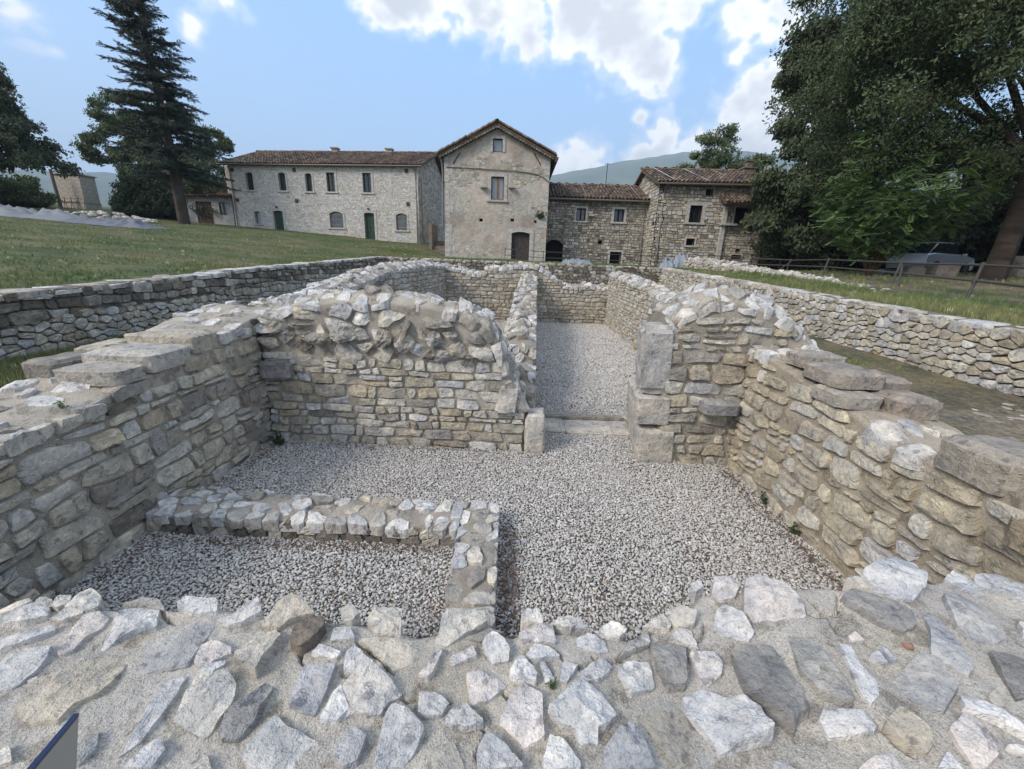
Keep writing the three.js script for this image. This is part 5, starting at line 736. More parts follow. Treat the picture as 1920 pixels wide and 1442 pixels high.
  // scalloped row of tiles under the verge, and tile ends along its edge
  const vg = []; for (const [x0, y0, x1, y1] of [[-4.9, 8.02, -1.41, 9.78], [-1.41, 9.78, 2.1, 8.12]]) { const n = 21; for (let i = 0; i < n; i++) { const t = (i + 0.5) / n, g = new THREE.CylinderGeometry(0.10, 0.11, 0.42, 7, 1, false, 0, Math.PI * 2); g.rotateX(Math.PI / 2); g.scale(1, 0.62, 1); g.translate(lerp(x0, x1, t), lerp(y0, y1, t) - 0.0 + 0.015 * r(), -27.86); vg.push(paint(g, pick(['#8f8377', '#7d7066', '#9a8d7e'].map(lin), r))); } } boxUV(vg[0]); vg.forEach(boxUV); part('verge_tiles', merged(vg), M.tile, h, 'stuff');
  const ve = []; for (const [x0, y0, x1, y1] of [[-4.95, 8.26, -1.45, 10.02], [-1.37, 10.02, 2.15, 8.36]]) { const n = 10; for (let i = 0; i < n; i++) { const t = (i + 0.5) / n, L = 0.42, g = new THREE.CylinderGeometry(0.10, 0.13, L, 7, 1, true, 0, Math.PI); g.rotateZ(Math.PI / 2); g.rotateX(-Math.PI / 2 + Math.PI / 2); g.rotateZ(Math.atan2(y1 - y0, x1 - x0) + (y1 > y0 ? 0.06 : -0.06)); g.translate(lerp(x0, x1, t), lerp(y0, y1, t) + 0.03 * r(), -27.72); boxUV(g); ve.push(paint(g, pick(['#7d6a5c', '#8b7766', '#6d5e53'].map(lin), r))); } } part('edge_tiles', merged(ve), M.tile, h, 'stuff');
  downpipe(h, [[-4.9, 8.1, -27.8], [-4.78, 7.8, -27.92], [-4.76, 4, -27.93]]);
  gutter(h, [2.28, 8.18, -27.6], [2.28, 8.18, -39]);
  part('fascia', box(2.12, 7.98, -39.2, 2.26, 8.26, -27.66), HM.soffit, h);
  const cable = tube([[-4.5, 7.55, -27.95], [-2, 7.5, -27.95], [0.8, 7.35, -27.95], [1.5, 7.15, -27.95], [1.84, 6.9, -27.95]], 0.02, 5); part('cable', cable, HM.iron, h);
}
{ // low wing with an arch
  const h = thing('stone_house', 'low rubble-stone house wing with a dark arch beside the gabled house', 'house', [5.2, 2.1, -32]), z = -30;
  const openings = [{ s0: 0.05, s1: 1.3, t0: 1.7, t1: 3.66, arch: 0.32, kind: 'void', name: 'archway', fw: 0 }, { s0: 2.06, s1: 2.69, t0: 4.93, t1: 5.72, kind: 'glazed', wood: HM.void, fw: 0.14, sill: 1 }, { s0: 4.6, s1: 5.28, t0: 4.94, t1: 5.74, kind: 'glazed', wood: HM.void, fw: 0.16, sill: 1 }, { s0: 3.68, s1: 3.97, t0: 3.48, t1: 3.73, kind: 'void', fw: 0.02 }, { s0: 4.58, s1: 5.38, t0: 1.8, t1: 3.01, kind: 'void', name: 'door', fw: 0.12 }];
  const { put } = facade(h, [1.9, z], [8.78, z], { seed: 91, outline: [[0, 1.5], [6.88, 1.5], [6.88, 6.28], [0, 6.24]], openings, wallMat: HM.bed2, stones: { hmin: 0.13, hmax: 0.24, wmin: 0.18, wmax: 0.44, joint: 0.04, proud: 0.03, tone: blend(['tan', 1], ['grey', 4], ['cream', 2], ['dark', 1.5]) } });
  for (const s of [1.45, 2.9]) put('corbel', box(s, 5.24, 0.002, s + 0.35, 5.34, 0.2), HM.concrete);
  part('wall', box(1.9, 1.5, -36.2, 8.78, 6.2, -35.7), HM.bed2, h);
  const r1 = tiledRoof(h, [2.0, 6.3, -29.65], [8.75, 6.32, -29.65], [2.0, 7.6, -33], [8.75, 7.62, -33], { seed: 21, pitch: 0.24, course: 0.38, tones: ['#6f5b4c', '#5e5047', '#7d6856', '#4f453e', '#86765f'].map(lin) });
  tiledRoof(h, [2.0, 6.3, -36.4], [8.75, 6.32, -36.4], [2.0, 7.59, -33.02], [8.75, 7.61, -33.02], { seed: 22, pitch: 0.6, course: 1.2 });
  ridgeTiles(r1, [2.0, 7.63, -33], [8.75, 7.65, -33], 23); gutter(h, [1.9, 6.2, -29.58], [8.7, 6.22, -29.58]); downpipe(h, [[8.55, 6.2, -29.6], [8.55, 6.0, -29.9], [8.55, 2.2, -29.9]]);
  for (const x of [4.55, 8.1]) part('strap', rod([x, 6.42, -29.7], [x, 7.72, -33], 0.02, 0.02, 5), HM.whiteiron, r1);
  const an = part('antenna', merged([rod([6.3, 7.4, -32.8], [6.3, 9.1, -32.8], 0.03, 0.025, 6), rod([6.1, 9.05, -32.8], [6.5, 9.05, -32.8], 0.02, 0.02, 5)]), HM.iron, h);
}
{ // right stone house
  const h = thing('stone_house', 'square rubble-stone house with a chimney, half hidden by the dark trees', 'house', [12.2, 2.1, -31]), z = -28;
  const openings = [{ s0: 2.86, s1: 3.34, t0: 6.47, t1: 6.86, kind: 'void', fw: 0.06 }, { s0: 2.05, s1: 2.82, t0: 4.87, t1: 5.88, kind: 'glazed', wood: HM.void, fw: 0.22, sill: 1 }, { s0: 2.09, s1: 2.64, t0: 3.5, t1: 3.92, kind: 'void', fw: 0.1, sill: 1 }, { s0: 4.9, s1: 5.9, t0: 4.85, t1: 5.86, kind: 'void', fw: 0.1 }, { s0: 5.37, s1: 5.64, t0: 3.22, t1: 3.38, kind: 'void', fw: 0.02 }, { s0: 5.13, s1: 5.8, t0: 2.75, t1: 3.02, kind: 'void', fw: 0.06 }];
  const tone = blend(['cream', 3], ['tan', 1.5], ['grey', 3], ['white', 0.6]);
  const { put } = facade(h, [8.75, z], [15.7, z], { seed: 95, outline: [[0, 1.5], [6.95, 1.5], [6.95, 7.15], [0, 7.05]], openings, wallMat: HM.bed2, stones: { hmin: 0.14, hmax: 0.25, wmin: 0.2, wmax: 0.5, joint: 0.035, proud: 0.03, tone } });
  facade(h, [8.75, -35], [8.75, z], { seed: 96, outline: [[0, 1.5], [7, 1.5], [7, 7.05], [3.5, 8.4], [0, 7.05]], wallMat: HM.bed2, stones: { hmin: 0.14, hmax: 0.25, wmin: 0.2, wmax: 0.46, joint: 0.035, proud: 0.03, tone } });
  part('wall', box(15.2, 1.5, -35, 15.7, 7.1, -28.51), HM.bed2, h); part('wall', box(8.8, 1.5, -35.5, 15.7, 7.1, -35.01), HM.bed2, h);
  const rt = tiledRoof(h, [8.45, 7.08, -27.6], [15.9, 7.2, -27.6], [8.45, 8.5, -31.5], [15.9, 8.6, -31.5], { seed: 31, pitch: 0.24, course: 0.4, tones: ['#6f5b4c', '#5e5047', '#7d6856', '#4f453e', '#8a7a64'].map(lin) });
  tiledRoof(h, [8.45, 7.08, -35.4], [15.9, 7.2, -35.4], [8.45, 8.49, -31.52], [15.9, 8.59, -31.52], { seed: 32, pitch: 0.6, course: 1.2 });
  ridgeTiles(rt, [8.4, 8.53, -31.5], [15.9, 8.63, -31.5], 33); gutter(h, [8.5, 6.98, -27.52], [14.9, 7.06, -27.52]); downpipe(h, [[9.1, 7.0, -27.55], [9.08, 6.7, -27.9], [9.05, 2.2, -27.9]]);
  for (const x of [9.5, 11.6, 13.5, 14.4]) part('strap', rod([x, 7.26, -27.7], [x - 0.3, 8.62, -31.4], 0.022, 0.022, 5), HM.whiteiron, rt);
  part('chimney', merged([box(14.75, 7.7, -30.6, 15.5, 8.5, -30.0), box(14.68, 8.502, -30.67, 15.57, 8.58, -29.93), box(14.95, 8.582, -30.45, 15.3, 8.95, -30.15), box(14.88, 8.952, -30.52, 15.37, 9.02, -30.08)]), std({ map: mortarMap, color: 0x857b71 }), h);
  tiledRoof(h, [12.4, 5.95, -26.7], [15.7, 6.0, -26.7], [12.5, 6.5, -27.95], [15.7, 6.55, -27.95], { seed: 34, pitch: 0.24, course: 0.36, tones: ['#6f5b4c', '#5e5047', '#7d6856', '#8a7a64'].map(lin) });
  put('porch_post', box(4.1, 2.4, 0.05, 4.36, 5.85, 0.22), HM.frame); put('porch_post', box(4.0, 4.75, 0.06, 5.0, 4.86, 0.4), HM.frame);
}
// ------------------------------------------------------------------ plants
function leafMat(c, t = 0.25) { return new THREE.MeshPhysicalMaterial({ color: c, roughness: 0.8, transmission: t, thickness: 0, side: THREE.DoubleSide }); }
function diamonds(list) { // list of [x,y,z, dx,dy,dz (length vector), wx,wy,wz (half width vector)]
  const P = [], ix = []; list.forEach(([x, y, z, dx, dy, dz, wx, wy, wz], k) => { const o = k * 4; P.push(x, y, z, x + dx * 0.5 + wx, y + dy * 0.5 + wy - 0.0, z + dz * 0.5 + wz, x + dx, y + dy, z + dz, x + dx * 0.5 - wx, y + dy * 0.5 - wy, z + dz * 0.5 - wz); ix.push(o, o + 1, o + 2, o, o + 2, o + 3); });
  const g = new THREE.BufferGeometry(); g.setAttribute('position', new THREE.Float32BufferAttribute(P, 3)); g.setIndex(ix); const h = g.toNonIndexed(); h.computeVertexNormals(); return h;
}
function clumpGeo(seed, n, R, len, wid) { const r = rng(seed), L = []; for (let i = 0; i < n; i++) { const a = r() * 6.283, b = Math.acos(2 * r() - 1), q = R * Math.cbrt(r()), x = q * Math.sin(b) * Math.cos(a), y = q * Math.cos(b), z = q * Math.sin(b) * Math.sin(a), d = V(r() - 0.5, r() - 0.75, r() - 0.5).normalize().multiplyScalar(len * (0.7 + 0.6 * r())), w = V(r() - 0.5, r() - 0.5, r() - 0.5).cross(d).normalize().multiplyScalar(wid * (0.7 + 0.6 * r())); L.push([x, y, z, d.x, d.y, d.z, w.x, w.y, w.z]); } return diamonds(L); }
function frondGeo(pairs, len, leaf, droop) { const L = []; for (let i = 1; i <= pairs; i++) { const t = i / pairs, x = len * t, y = -droop * t * t * len; for (const s of [-1, 1]) L.push([x, y, 0, leaf * 0.35, -leaf * 0.25, s * leaf, 0.3 * leaf, 0, -s * 0.1 * leaf]); } L.push([len, -droop * len, 0, leaf, -leaf * 0.3, 0, 0, 0, leaf * 0.3]); return diamonds(L); }
function needleGeo(seed, n, len, need) { const r = rng(seed), L = []; for (let i = 0; i < n; i++) { const t = i / n, a = r() * 6.283, x = len * t, d = V(0.7, Math.sin(a) * 0.6, Math.cos(a)).normalize().multiplyScalar(need * (1.1 - 0.5 * t)), w = V(0.3, Math.cos(a), -Math.sin(a)).normalize().multiplyScalar(need * 0.09); L.push([x, 0, 0, d.x, d.y, d.z, w.x, w.y, w.z]); } return diamonds(L); }
const GEO = { treeclump: clumpGeo(8, 22, 0.3, 0.13, 0.026), clump: clumpGeo(3, 14, 0.16, 0.10, 0.032), bigclump: clumpGeo(5, 16, 0.3, 0.17, 0.055), frond: frondGeo(9, 0.42, 0.085, 0.25), spray: frondGeo(8, 0.34, 0.08, 0.5), needle: needleGeo(9, 46, 0.7, 0.23) };
function scatter(name, geo, mat, parent, spots, tint) { // spots: [x,y,z, size, yaw, pitch, roll]
  const im = new THREE.InstancedMesh(geo, mat, spots.length), m = new THREE.Matrix4(), q = new THREE.Quaternion(), e = new THREE.Euler(0, 0, 0, 'YXZ'), w = worldPos(parent), c = new THREE.Color();
  spots.forEach((s, i) => { e.set(s[6] ?? 0, s[4], s[5] ?? 0); q.setFromEuler(e); m.compose(V(s[0] - w.x, s[1] - w.y, s[2] - w.z), q, V(s[3], s[3], s[3])); im.setMatrixAt(i, m); const t = tint(s, i); c.setRGB(...t); im.setColorAt(i, c); });
  im.name = name; im.castShadow = im.receiveShadow = true; im.userData.kind = 'stuff'; parent.add(im); return im;
}
const barkM = (c) => std({ map: woodMap, bumpMap: barkBump, bumpScale: 0.03, color: c, roughness: 1 });
function limb(pts, r0, r1, seg = 7) { const c = new THREE.CatmullRomCurve3(pts.map(p => V(...p))), n = pts.length * 4, g = new THREE.TubeGeometry(c, n, 1, seg), p = g.attributes.position; for (let i = 0; i <= n; i++) { const t = i / n, q = c.getPointAt(t), rr = lerp(r0, r1, t); for (let k = 0; k <= seg; k++) { const a = i * (seg + 1) + k; p.setXYZ(a, q.x + (p.getX(a) - q.x) * rr, q.y + (p.getY(a) - q.y) * rr, q.z + (p.getZ(a) - q.z) * rr); } } g.computeVertexNormals(); return g; }
// broadleaf tree: forked trunk, limbs into each lobe of the crown, leaves in the lobes with gaps between
function tree(o) {
  const r = rng(o.seed), t = thing(o.name ?? 'tree', o.label, 'tree', o.at, o.group), [bx, by, bz] = o.at, lobes = o.lobes;
  const fork = o.fork ?? [bx, by + 2, bz]; part('trunk', limb([[bx, by - 0.3, bz], [lerp(bx, fork[0], 0.5) + 0.1, lerp(by, fork[1], 0.5), lerp(bz, fork[2], 0.5)], fork], o.r, o.r * 0.7, 9), barkM(o.bark ?? 0x4a4038), t);
  const limbs = []; for (const [x, y, z, rx, ry] of lobes) { limbs.push(limb([fork, [lerp(fork[0], x, 0.5) + (r() - 0.5), lerp(fork[1], y, 0.45) + 0.3, lerp(fork[2], z, 0.5) + (r() - 0.5)], [x, y, z]], o.r * 0.35, o.r * 0.08, 6)); for (let k = 0; k < 4; k++) { const a = r() * 6.28; limbs.push(limb([[x, y, z], [x + Math.cos(a) * rx * 0.45, y + (r() - 0.3) * ry * 0.6, z + Math.sin(a) * rx * 0.45], [x + Math.cos(a) * rx * 0.9, y + (r() - 0.4) * ry * 1.1, z + Math.sin(a) * rx * 0.9]], o.r * 0.1, o.r * 0.02, 4)); } }
  part('limbs', merged(limbs), barkM(o.bark ?? 0x4a4038), t);
  const spots = []; let tot = 0; for (const l of lobes) tot += l[3] * l[4] * (l[5] ?? l[3]);
  for (const [x, y, z, rx, ry, rz = rx] of lobes) {
    const n = Math.round(o.leaves * rx * ry * rz / tot), per = o.per ?? 46, nc = Math.max(3, Math.round(n / per));
    for (let c = 0; c < nc; c++) { // twigs: leaves crowd round each, air between them
      const a = r() * 6.283, u = 2 * r() - 1, q = Math.pow(r(), 0.38) * (1 + 0.22 * (r() - 0.4)), s = Math.sqrt(1 - u * u), cx = x + rx * q * s * Math.cos(a), cy = y + ry * q * u, cz = z + rz * q * s * Math.sin(a), R = (o.twig ?? 0.55) * (0.6 + 0.8 * r()); if (fbm(cx * (o.gapf ?? 0.7), cy * (o.gapf ?? 0.7) * 1.3, cz * (o.gapf ?? 0.7), 3) < (o.gap ?? -0.12)) continue;
      for (let k = 0; k < per; k++) { const g = () => r() + r() + r() - 1.5; const px = cx + g() * R * 1.25, py = cy + g() * R * 0.6 - 0.1 * R, pz = cz + g() * R * 1.25, out = Math.atan2(-(pz - z), px - x) + (r() - 0.5) * 1.6; spots.push([px, py, pz, (0.75 + 0.6 * r()) * (o.size ?? 1), out, (r() - 0.55) * 0.9, (r() - 0.5) * 0.8]); }
    }
  }
  const base = o.green; scatter('crown', o.geo ?? GEO.bigclump, leafMat(0xffffff, o.trans ?? 0.25), t, spots, () => { const k = 0.7 + 0.6 * r(), h = (r() - 0.5) * 0.3; return [base[0] * k * (1 + h), base[1] * k, base[2] * k * (1 - h)]; });
  return t;
}
{ // tall fir
  const t = thing('fir_tree', 'very tall dark fir with layered boughs beside the pale shed', 'tree', [-26.0, 4, -34]), r = rng(515), bx = -26.0, bz = -34, H0 = 4, H1 = 23;
  part('trunk', limb([[bx + 0.05, H0 - 0.4, bz], [bx - 0.05, 10, bz], [bx - 0.3, 17, bz], [bx - 0.35, H1, bz]], 0.42, 0.05, 9), barkM(0x4d453f), t);
  const boughs = [], spots = [];
  for (let y = 7.5; y < H1 - 0.3; y += 0.44) {
    const n = 5 + ((r() * 3) | 0), k = Math.max(0, (y - 7.4) / (H1 - 7.4)), ax = bx + lerp(0, -0.35, clamp((y - 6) / 12));
    for (let i = 0; i < n; i++) {
      const a = r() * 6.283, L = pl([[0, 4.5], [0.15, 3.9], [0.4, 2.7], [0.6, 2.3], [0.8, 1.7], [1, 0.3]], k) * (0.5 + 0.62 * r()), up = lerp(-0.05, 0.35, k) + (r() - 0.5) * 0.3, dr = 0.10 + 0.07 * r(), P = q => [ax + Math.cos(a) * L * q, y + L * q * up * 0.5 - dr * L * q * q * 1.6 + 0.16 * L * q * q * q, bz + Math.sin(a) * L * q];
      boughs.push(limb([P(0), P(0.5), P(1)], 0.05, 0.012, 4));
      for (let q = 0.16; q <= 1.0; q += 0.22 / L) { const p = P(q); for (const s of [-1, 1, 0]) { if (r() < 0.12) continue; const wdt = (1 - q) * 0.55 + 0.35; spots.push([p[0], p[1], p[2], wdt * (0.8 + 0.5 * r()) * 1.15, -a + s * (0.75 + 0.3 * r()), (r() - 0.66) * 0.8, (r() - 0.5) * 1.4]); } }
    }
  }
  part('boughs', merged(boughs), barkM(0x4d453f), t);
  scatter('needles', GEO.needle, leafMat(0xffffff, 0.1), t, spots, () => { const k = 0.6 + 0.7 * r(); return [0.03 * k, 0.046 * k, 0.03 * k]; });
}
const dark = [0.055, 0.08, 0.03], mid = [0.08, 0.115, 0.036], light = [0.05, 0.10, 0.022];
tree({ seed: 21, label: 'dark broadleaf tree cut by the left edge, hanging over the concrete tower', group: 'trees on the left', at: [-41.5, 3.8, -33], r: 0.4, fork: [-41, 7.5, -33], lobes: [[-40, 11.5, -33, 3.4, 2.8], [-42.5, 14.5, -34, 3.4, 2.8], [-37.5, 9.4, -32.5, 3.0, 1.6], [-42, 8.5, -32, 3.6, 1.9], [-35.2, 8.4, -32.8, 2.2, 1.0], [-45, 11, -33, 3, 2.5], [-38.8, 14, -34, 1.9, 1.5], [-37, 11.5, -33, 1.8, 1.2]], leaves: 13000, green: dark, size: 1.1, gap: -0.14 });
tree({ seed: 22, label: 'leafy green tree rising between the concrete tower and the fir', group: 'trees on the left', at: [-42, 4.6, -51], r: 0.4, fork: [-42, 9, -51], lobes: [[-44.5, 16, -51, 2.6, 2.4], [-42, 12.5, -51, 3.4, 2.8], [-46, 12, -51, 2.6, 2.2], [-40, 16, -51.5, 2.8, 3], [-39, 10, -50, 3.6, 3], [-36, 13, -51, 3, 3]], leaves: 9000, green: mid, size: 1.3, gap: -0.05 });
for (const [x, z, w, h, g, lab] of [[-32, -40, 3.6, 2.2, dark, 'dense dark bush in shade under the fir, left part'], [-27.5, -40.5, 3.4, 2.0, dark, 'dense dark bush between the fir trunk and the shed'], [-36, -44, 3.6, 2.2, mid, 'round green bush between the concrete tower and the fir'], [-45.5, -38.5, 3.6, 1.5, mid, 'low green bush at the left edge beside the concrete tower'], [-30, -44, 5, 3, dark, 'tall dark thicket behind the shed roof']]) {
  const y = groundY(x, z), t = thing('bush', lab, 'bush', [x, y, z], 'bushes on the left'), r = rng(x * 7 + 900 | 0), sp = [], st = []; for (let k = 0; k < 7; k++) { const a = r() * 6.28; st.push(limb([[x, y - 0.1, z], [x + Math.cos(a) * w * 0.3, y + h * 0.6, z + Math.sin(a) * w * 0.3], [x + Math.cos(a) * w * 0.6, y + h * 1.2, z + Math.sin(a) * w * 0.6]], 0.07, 0.02, 5)); } part('stems', merged(st), barkM(0x4a4038), t);
  for (let k = 0; k < 2400; k++) { const a = r() * 6.283, u = r() * 1.15 - 0.15, q = Math.pow(r(), 0.4), wob = 1 + 0.35 * n3(Math.cos(a) * 2 + x, u * 3, Math.sin(a) * 2); sp.push([x + Math.cos(a) * w * q * Math.sqrt(1 - Math.min(1, u * u) * 0.9) * wob, y + 0.3 + h * 1.5 * Math.max(0.05, u) * q * wob, z + Math.sin(a) * w * 0.8 * q * wob, 0.8 + 0.6 * r(), r() * 6.28, r() - 0.5, r() - 0.5]); }
  scatter('foliage', GEO.bigclump, leafMat(0xffffff, 0.2), t, sp, () => { const k = 0.6 + 0.7 * r(); return [g[0] * k, g[1] * k, g[2] * k]; });
}
// right-hand trees
const gy = (x, z) => groundY(x, z);
for (const [x, z, w, h, lab] of [[18.5, -29, 3.4, 1.8, 'dark undergrowth bush at the right corner of the square stone house'], [23.5, -31, 4, 2, 'dark undergrowth bush behind the parked car'], [29.5, -29, 4.2, 2.1, 'dark undergrowth bush right of the parked car'], [36, -27, 4.6, 2.3, 'dark undergrowth bush near the right edge under the trees'], [33, -19, 3.8, 1.9, 'shady bush beyond the stone block at the right edge']]) {
  const y = gy(x, z), t = thing('bush', lab, 'bush', [x, y, z], 'undergrowth behind the railing'), r = rng(x * 13 + 700 | 0), sp = [], st = []; for (let k = 0; k < 6; k++) { const a = r() * 6.28; st.push(limb([[x, y - 0.1, z], [x + Math.cos(a) * w * 0.3, y + h * 0.6, z + Math.sin(a) * w * 0.3], [x + Math.cos(a) * w * 0.6, y + h * 1.2, z + Math.sin(a) * w * 0.6]], 0.06, 0.02, 5)); } part('stems', merged(st), barkM(0x4a4038), t);
  for (let k = 0; k < 2200; k++) { const a = r() * 6.283, u = r() * 1.15 - 0.15, q = Math.pow(r(), 0.4), wob = 1 + 0.35 * n3(Math.cos(a) * 2 + x, u * 3, Math.sin(a) * 2); sp.push([x + Math.cos(a) * w * q * wob, y + 0.25 + h * 1.4 * Math.max(0.03, u) * q * wob, z + Math.sin(a) * w * 0.8 * q * wob, 0.8 + 0.6 * r(), r() * 6.28, r() - 0.5, r() - 0.5]); }
  scatter('foliage', GEO.bigclump, leafMat(0xffffff, 0.2), t, sp, () => { const k = 0.6 + 0.7 * r(); return [0.05 * k, 0.07 * k, 0.026 * k]; });
}
tree({ seed: 31, label: 'huge dark tree with a leaning trunk filling the top right corner', group: 'trees on the right', at: [17.2, gy(17.2, -15.5), -15.5], bark: 0x3d352f, r: 0.36, fork: [17.6, 6, -15.8], lobes: [[15.5, 9.5, -16.5, 4.4, 3.4], [19.5, 10.5, -15, 4.6, 3.8], [13.0, 11.6, -17, 3.4, 2.6], [16.5, 13.6, -16, 4.2, 3], [12.6, 8.6, -17.5, 2.8, 2.2], [20.5, 7.2, -14.5, 3.4, 2.4], [12.2, 13.8, -16, 2.4, 1.8], [11.6, 10.3, -18, 1.6, 1.5], [13.4, 6.6, -18.5, 2.4, 1.5], [17, 6.4, -18, 3, 1.6], [21, 9.5, -13, 3.2, 2.2], [20.5, 13, -15, 3.4, 2.4], [21.5, 6.5, -16, 2.6, 1.6]], leaves: 19500, geo: GEO.treeclump, green: [0.065, 0.10, 0.028], size: 1.0, gap: -0.07, gapf: 0.6, trans: 0.4, twig: 0.6, per: 30 });
tree({ seed: 32, label: 'dark drooping tree covering the right corner of the square stone house', group: 'trees on the right', at: [17, gy(17, -26), -26], r: 0.35, fork: [16.8, 6, -25.5], lobes: [[15.8, 7.2, -25, 2.6, 2.4], [14.6, 5.6, -24.6, 1.7, 1.5], [16.5, 10.5, -25.5, 3, 2.6], [17.5, 5.2, -24, 2.6, 2.2], [18.5, 13, -26, 4, 3], [15.6, 13.2, -25, 1.8, 1.6], [16.5, 3.6, -24, 2.2, 1.2]], leaves: 9000, green: [0.05, 0.072, 0.026], size: 1.15, gap: -0.08 });
tree({ seed: 33, label: 'airy tree showing above the ridge of the square stone house', at: [19.5, 3, -44], r: 0.25, fork: [19.2, 8.5, -44], lobes: [[18.8, 12.6, -44, 2.4, 1.8], [16.8, 11.4, -44, 1.6, 1.0], [21.5, 11.6, -44, 2.2, 1.2], [19.3, 14.2, -44, 1.2, 1.0]], leaves: 2600, green: mid, size: 1.0, gap: -0.02 });
for (const [x, z, h, lab, s] of [[26, -27, 9, 'shady tree behind the parked car, left of the leaning trunk', 41], [33, -24, 10, 'shady background tree right of the leaning trunk', 42], [22, -32, 9, 'shady background tree behind the green feathery shrub', 43], [30, -14, 11, 'tree beyond the right edge over the stone blocks', 44]]) tree({ seed: s, label: lab, group: 'shady trees behind the railing', at: [x, gy(x, z), z], r: 0.3, fork: [x, gy(x, z) + 3, z], lobes: [[x, 6, z, 4.2, 2.6], [x - 2.5, 4.6, z, 3, 1.8], [x + 2.5, 8.5, z, 3.4, 2.4], [x + 2, 4.4, z + 1, 3, 1.6]], leaves: 4200, green: s === 42 ? [0.06, 0.08, 0.02] : dark, size: 1.3, gap: -0.15 });
{ // feathery shrub
  const x = 14.3, z = -17.4, y = gy(x, z), t = thing('acacia_shrub', 'bright green feathery shrub with fern-like leaves behind the tube railing', 'shrub', [x, y, z]), r = rng(616), st = [], sp = [];
  for (let k = 0; k < 38; k++) { const a = k / 38 * 6.283 + r() * 0.4, R = 0.8 + 2.5 * r(), h = 2.0 + 3.6 * r() * (1.25 - R / 4), P = q => [x + Math.cos(a) * R * Math.pow(q, 1.2), y + h * Math.pow(q, 0.75), z + Math.sin(a) * R * 0.8 * Math.pow(q, 1.2)]; st.push(limb([P(0), P(0.4), P(0.75), P(1)], 0.035, 0.008, 5)); for (let q = 0.3; q <= 1.02; q += 0.035) { const p = P(q); for (let i = 0; i < 7; i++) { const b = a + (r() - 0.5) * 4.4; sp.push([p[0] + (r() - 0.5) * 0.5, p[1] + (r() - 0.5) * 0.5, p[2] + (r() - 0.5) * 0.5, 0.55 + 0.55 * r(), -b, (r() - 0.45) * 1.2, (r() - 0.5) * 1.2]); } } }
  part('stems', merged(st), barkM(0x6b5138), t); scatter('fronds', GEO.frond, leafMat(0xffffff, 0.35), t, sp, () => { const k = 0.7 + 0.6 * r(); return [0.12 * k, 0.21 * k, 0.045 * k]; });
}
// grass
{
  const r = rng(99), L = []; for (let i = 0; i < 9; i++) { const a = r() * 6.283, q = 0.05 * r(), h = 0.09 + 0.09 * r(), l = 0.05 * r(); L.push([Math.cos(a) * q, 0, Math.sin(a) * q, Math.cos(a) * l, h, Math.sin(a) * l, -Math.sin(a) * 0.005, 0, Math.cos(a) * 0.005]); }
  const g = diamonds(L), spots = [];
  const sow = (n, fx, keep, s) => { for (let k = 0; k < n; k++) { const [x, z] = fx(); const w = keep(x, z); if (r() > w) continue; spots.push([x, groundY(x, z) - 0.01, z, s * (0.6 + 0.8 * r()), r() * 6.28, 0, 0]); } };
  const pat = (x, z) => clamp(0.75 + 1.6 * fbm(x * 0.9, 5, z * 0.9, 3));
  sow(80000, () => { const t = Math.pow(r(), 1.5); return [-6.6 - 26 * t, -3 - 33 * r()]; }, (x, z) => -x > -z * 1.5 + 1 ? 0 : pat(x, z) * (x < -24.5 && z < -36 ? 0 : 1) * clamp(0.5 + 2 * fbm(x * 0.5 + 7, 3, z * 0.5, 3)), 0.5);
  sow(9000, () => [-7.5 + 14 * r(), -20.95 - 7 * r()], (x, z) => pat(x, z) * 0.9, 0.7);
  sow(16000, () => [-6.05 + 1.5 * Math.pow(r(), 1.6), -3 - 17.3 * r()], (x, z) => x < xL(z) + 0.02 ? 0 : clamp(0.5 + 2.5 * fbm(x * 1.5, 9, z * 1.1, 3)) + 0.4 * (x < -5.6), 0.65);
  sow(9000, () => [3.3 + 3.2 * r(), -3.2 - 17 * r()], (x, z) => x > xR(z) - 0.02 || z > -4.6 || (z > -15.6 && x < 3.8) ? 0 : clamp(-0.02 + 3 * fbm(x * 0.9, 4, z * 0.9, 3)), 0.5);
  sow(9000, () => [6.6 + 2.4 * r(), -5 - 16 * r()], (x, z) => x < xR(z) + 0.4 ? 0 : 0.15 + pat(x, z) * 0.6, 0.8);
  sow(9000, () => [8.8 + 14 * r(), -7 - 16 * r()], (x, z) => pat(x, z) * 0.35, 0.75);
  const im = new THREE.InstancedMesh(g, leafMat(0xffffff, 0.2), spots.length), m = new THREE.Matrix4(), q = new THREE.Quaternion(), c = new THREE.Color();
  spots.forEach((s, i) => { q.setFromAxisAngle(V(0, 1, 0), s[4]); m.compose(V(s[0], s[1], s[2]), q, V(s[3] * 1.2, s[3], s[3] * 1.2)); im.setMatrixAt(i, m); const d = clamp(0.55 + 1.8 * fbm(s[0] * 0.35, 2, s[2] * 0.35, 3) + fbm(s[0] * 0.12, 8, s[2] * 0.12, 2)) * (0.4 + 0.6 * r()), k = 0.7 + 0.6 * r(), t = r() < 0.012 ? [0.7, 0.66, 0.42] : mix3([0.11, 0.17, 0.045], [0.27, 0.25, 0.11], d); c.setRGB(t[0] * k, t[1] * k, t[2] * k); im.setColorAt(i, c); });
  im.name = 'grass'; im.castShadow = im.receiveShadow = true; im.userData = { kind: 'stuff', label: 'short patchy grass on the banks and strips round the ruin', category: 'grass' }; scene.add(im);
}
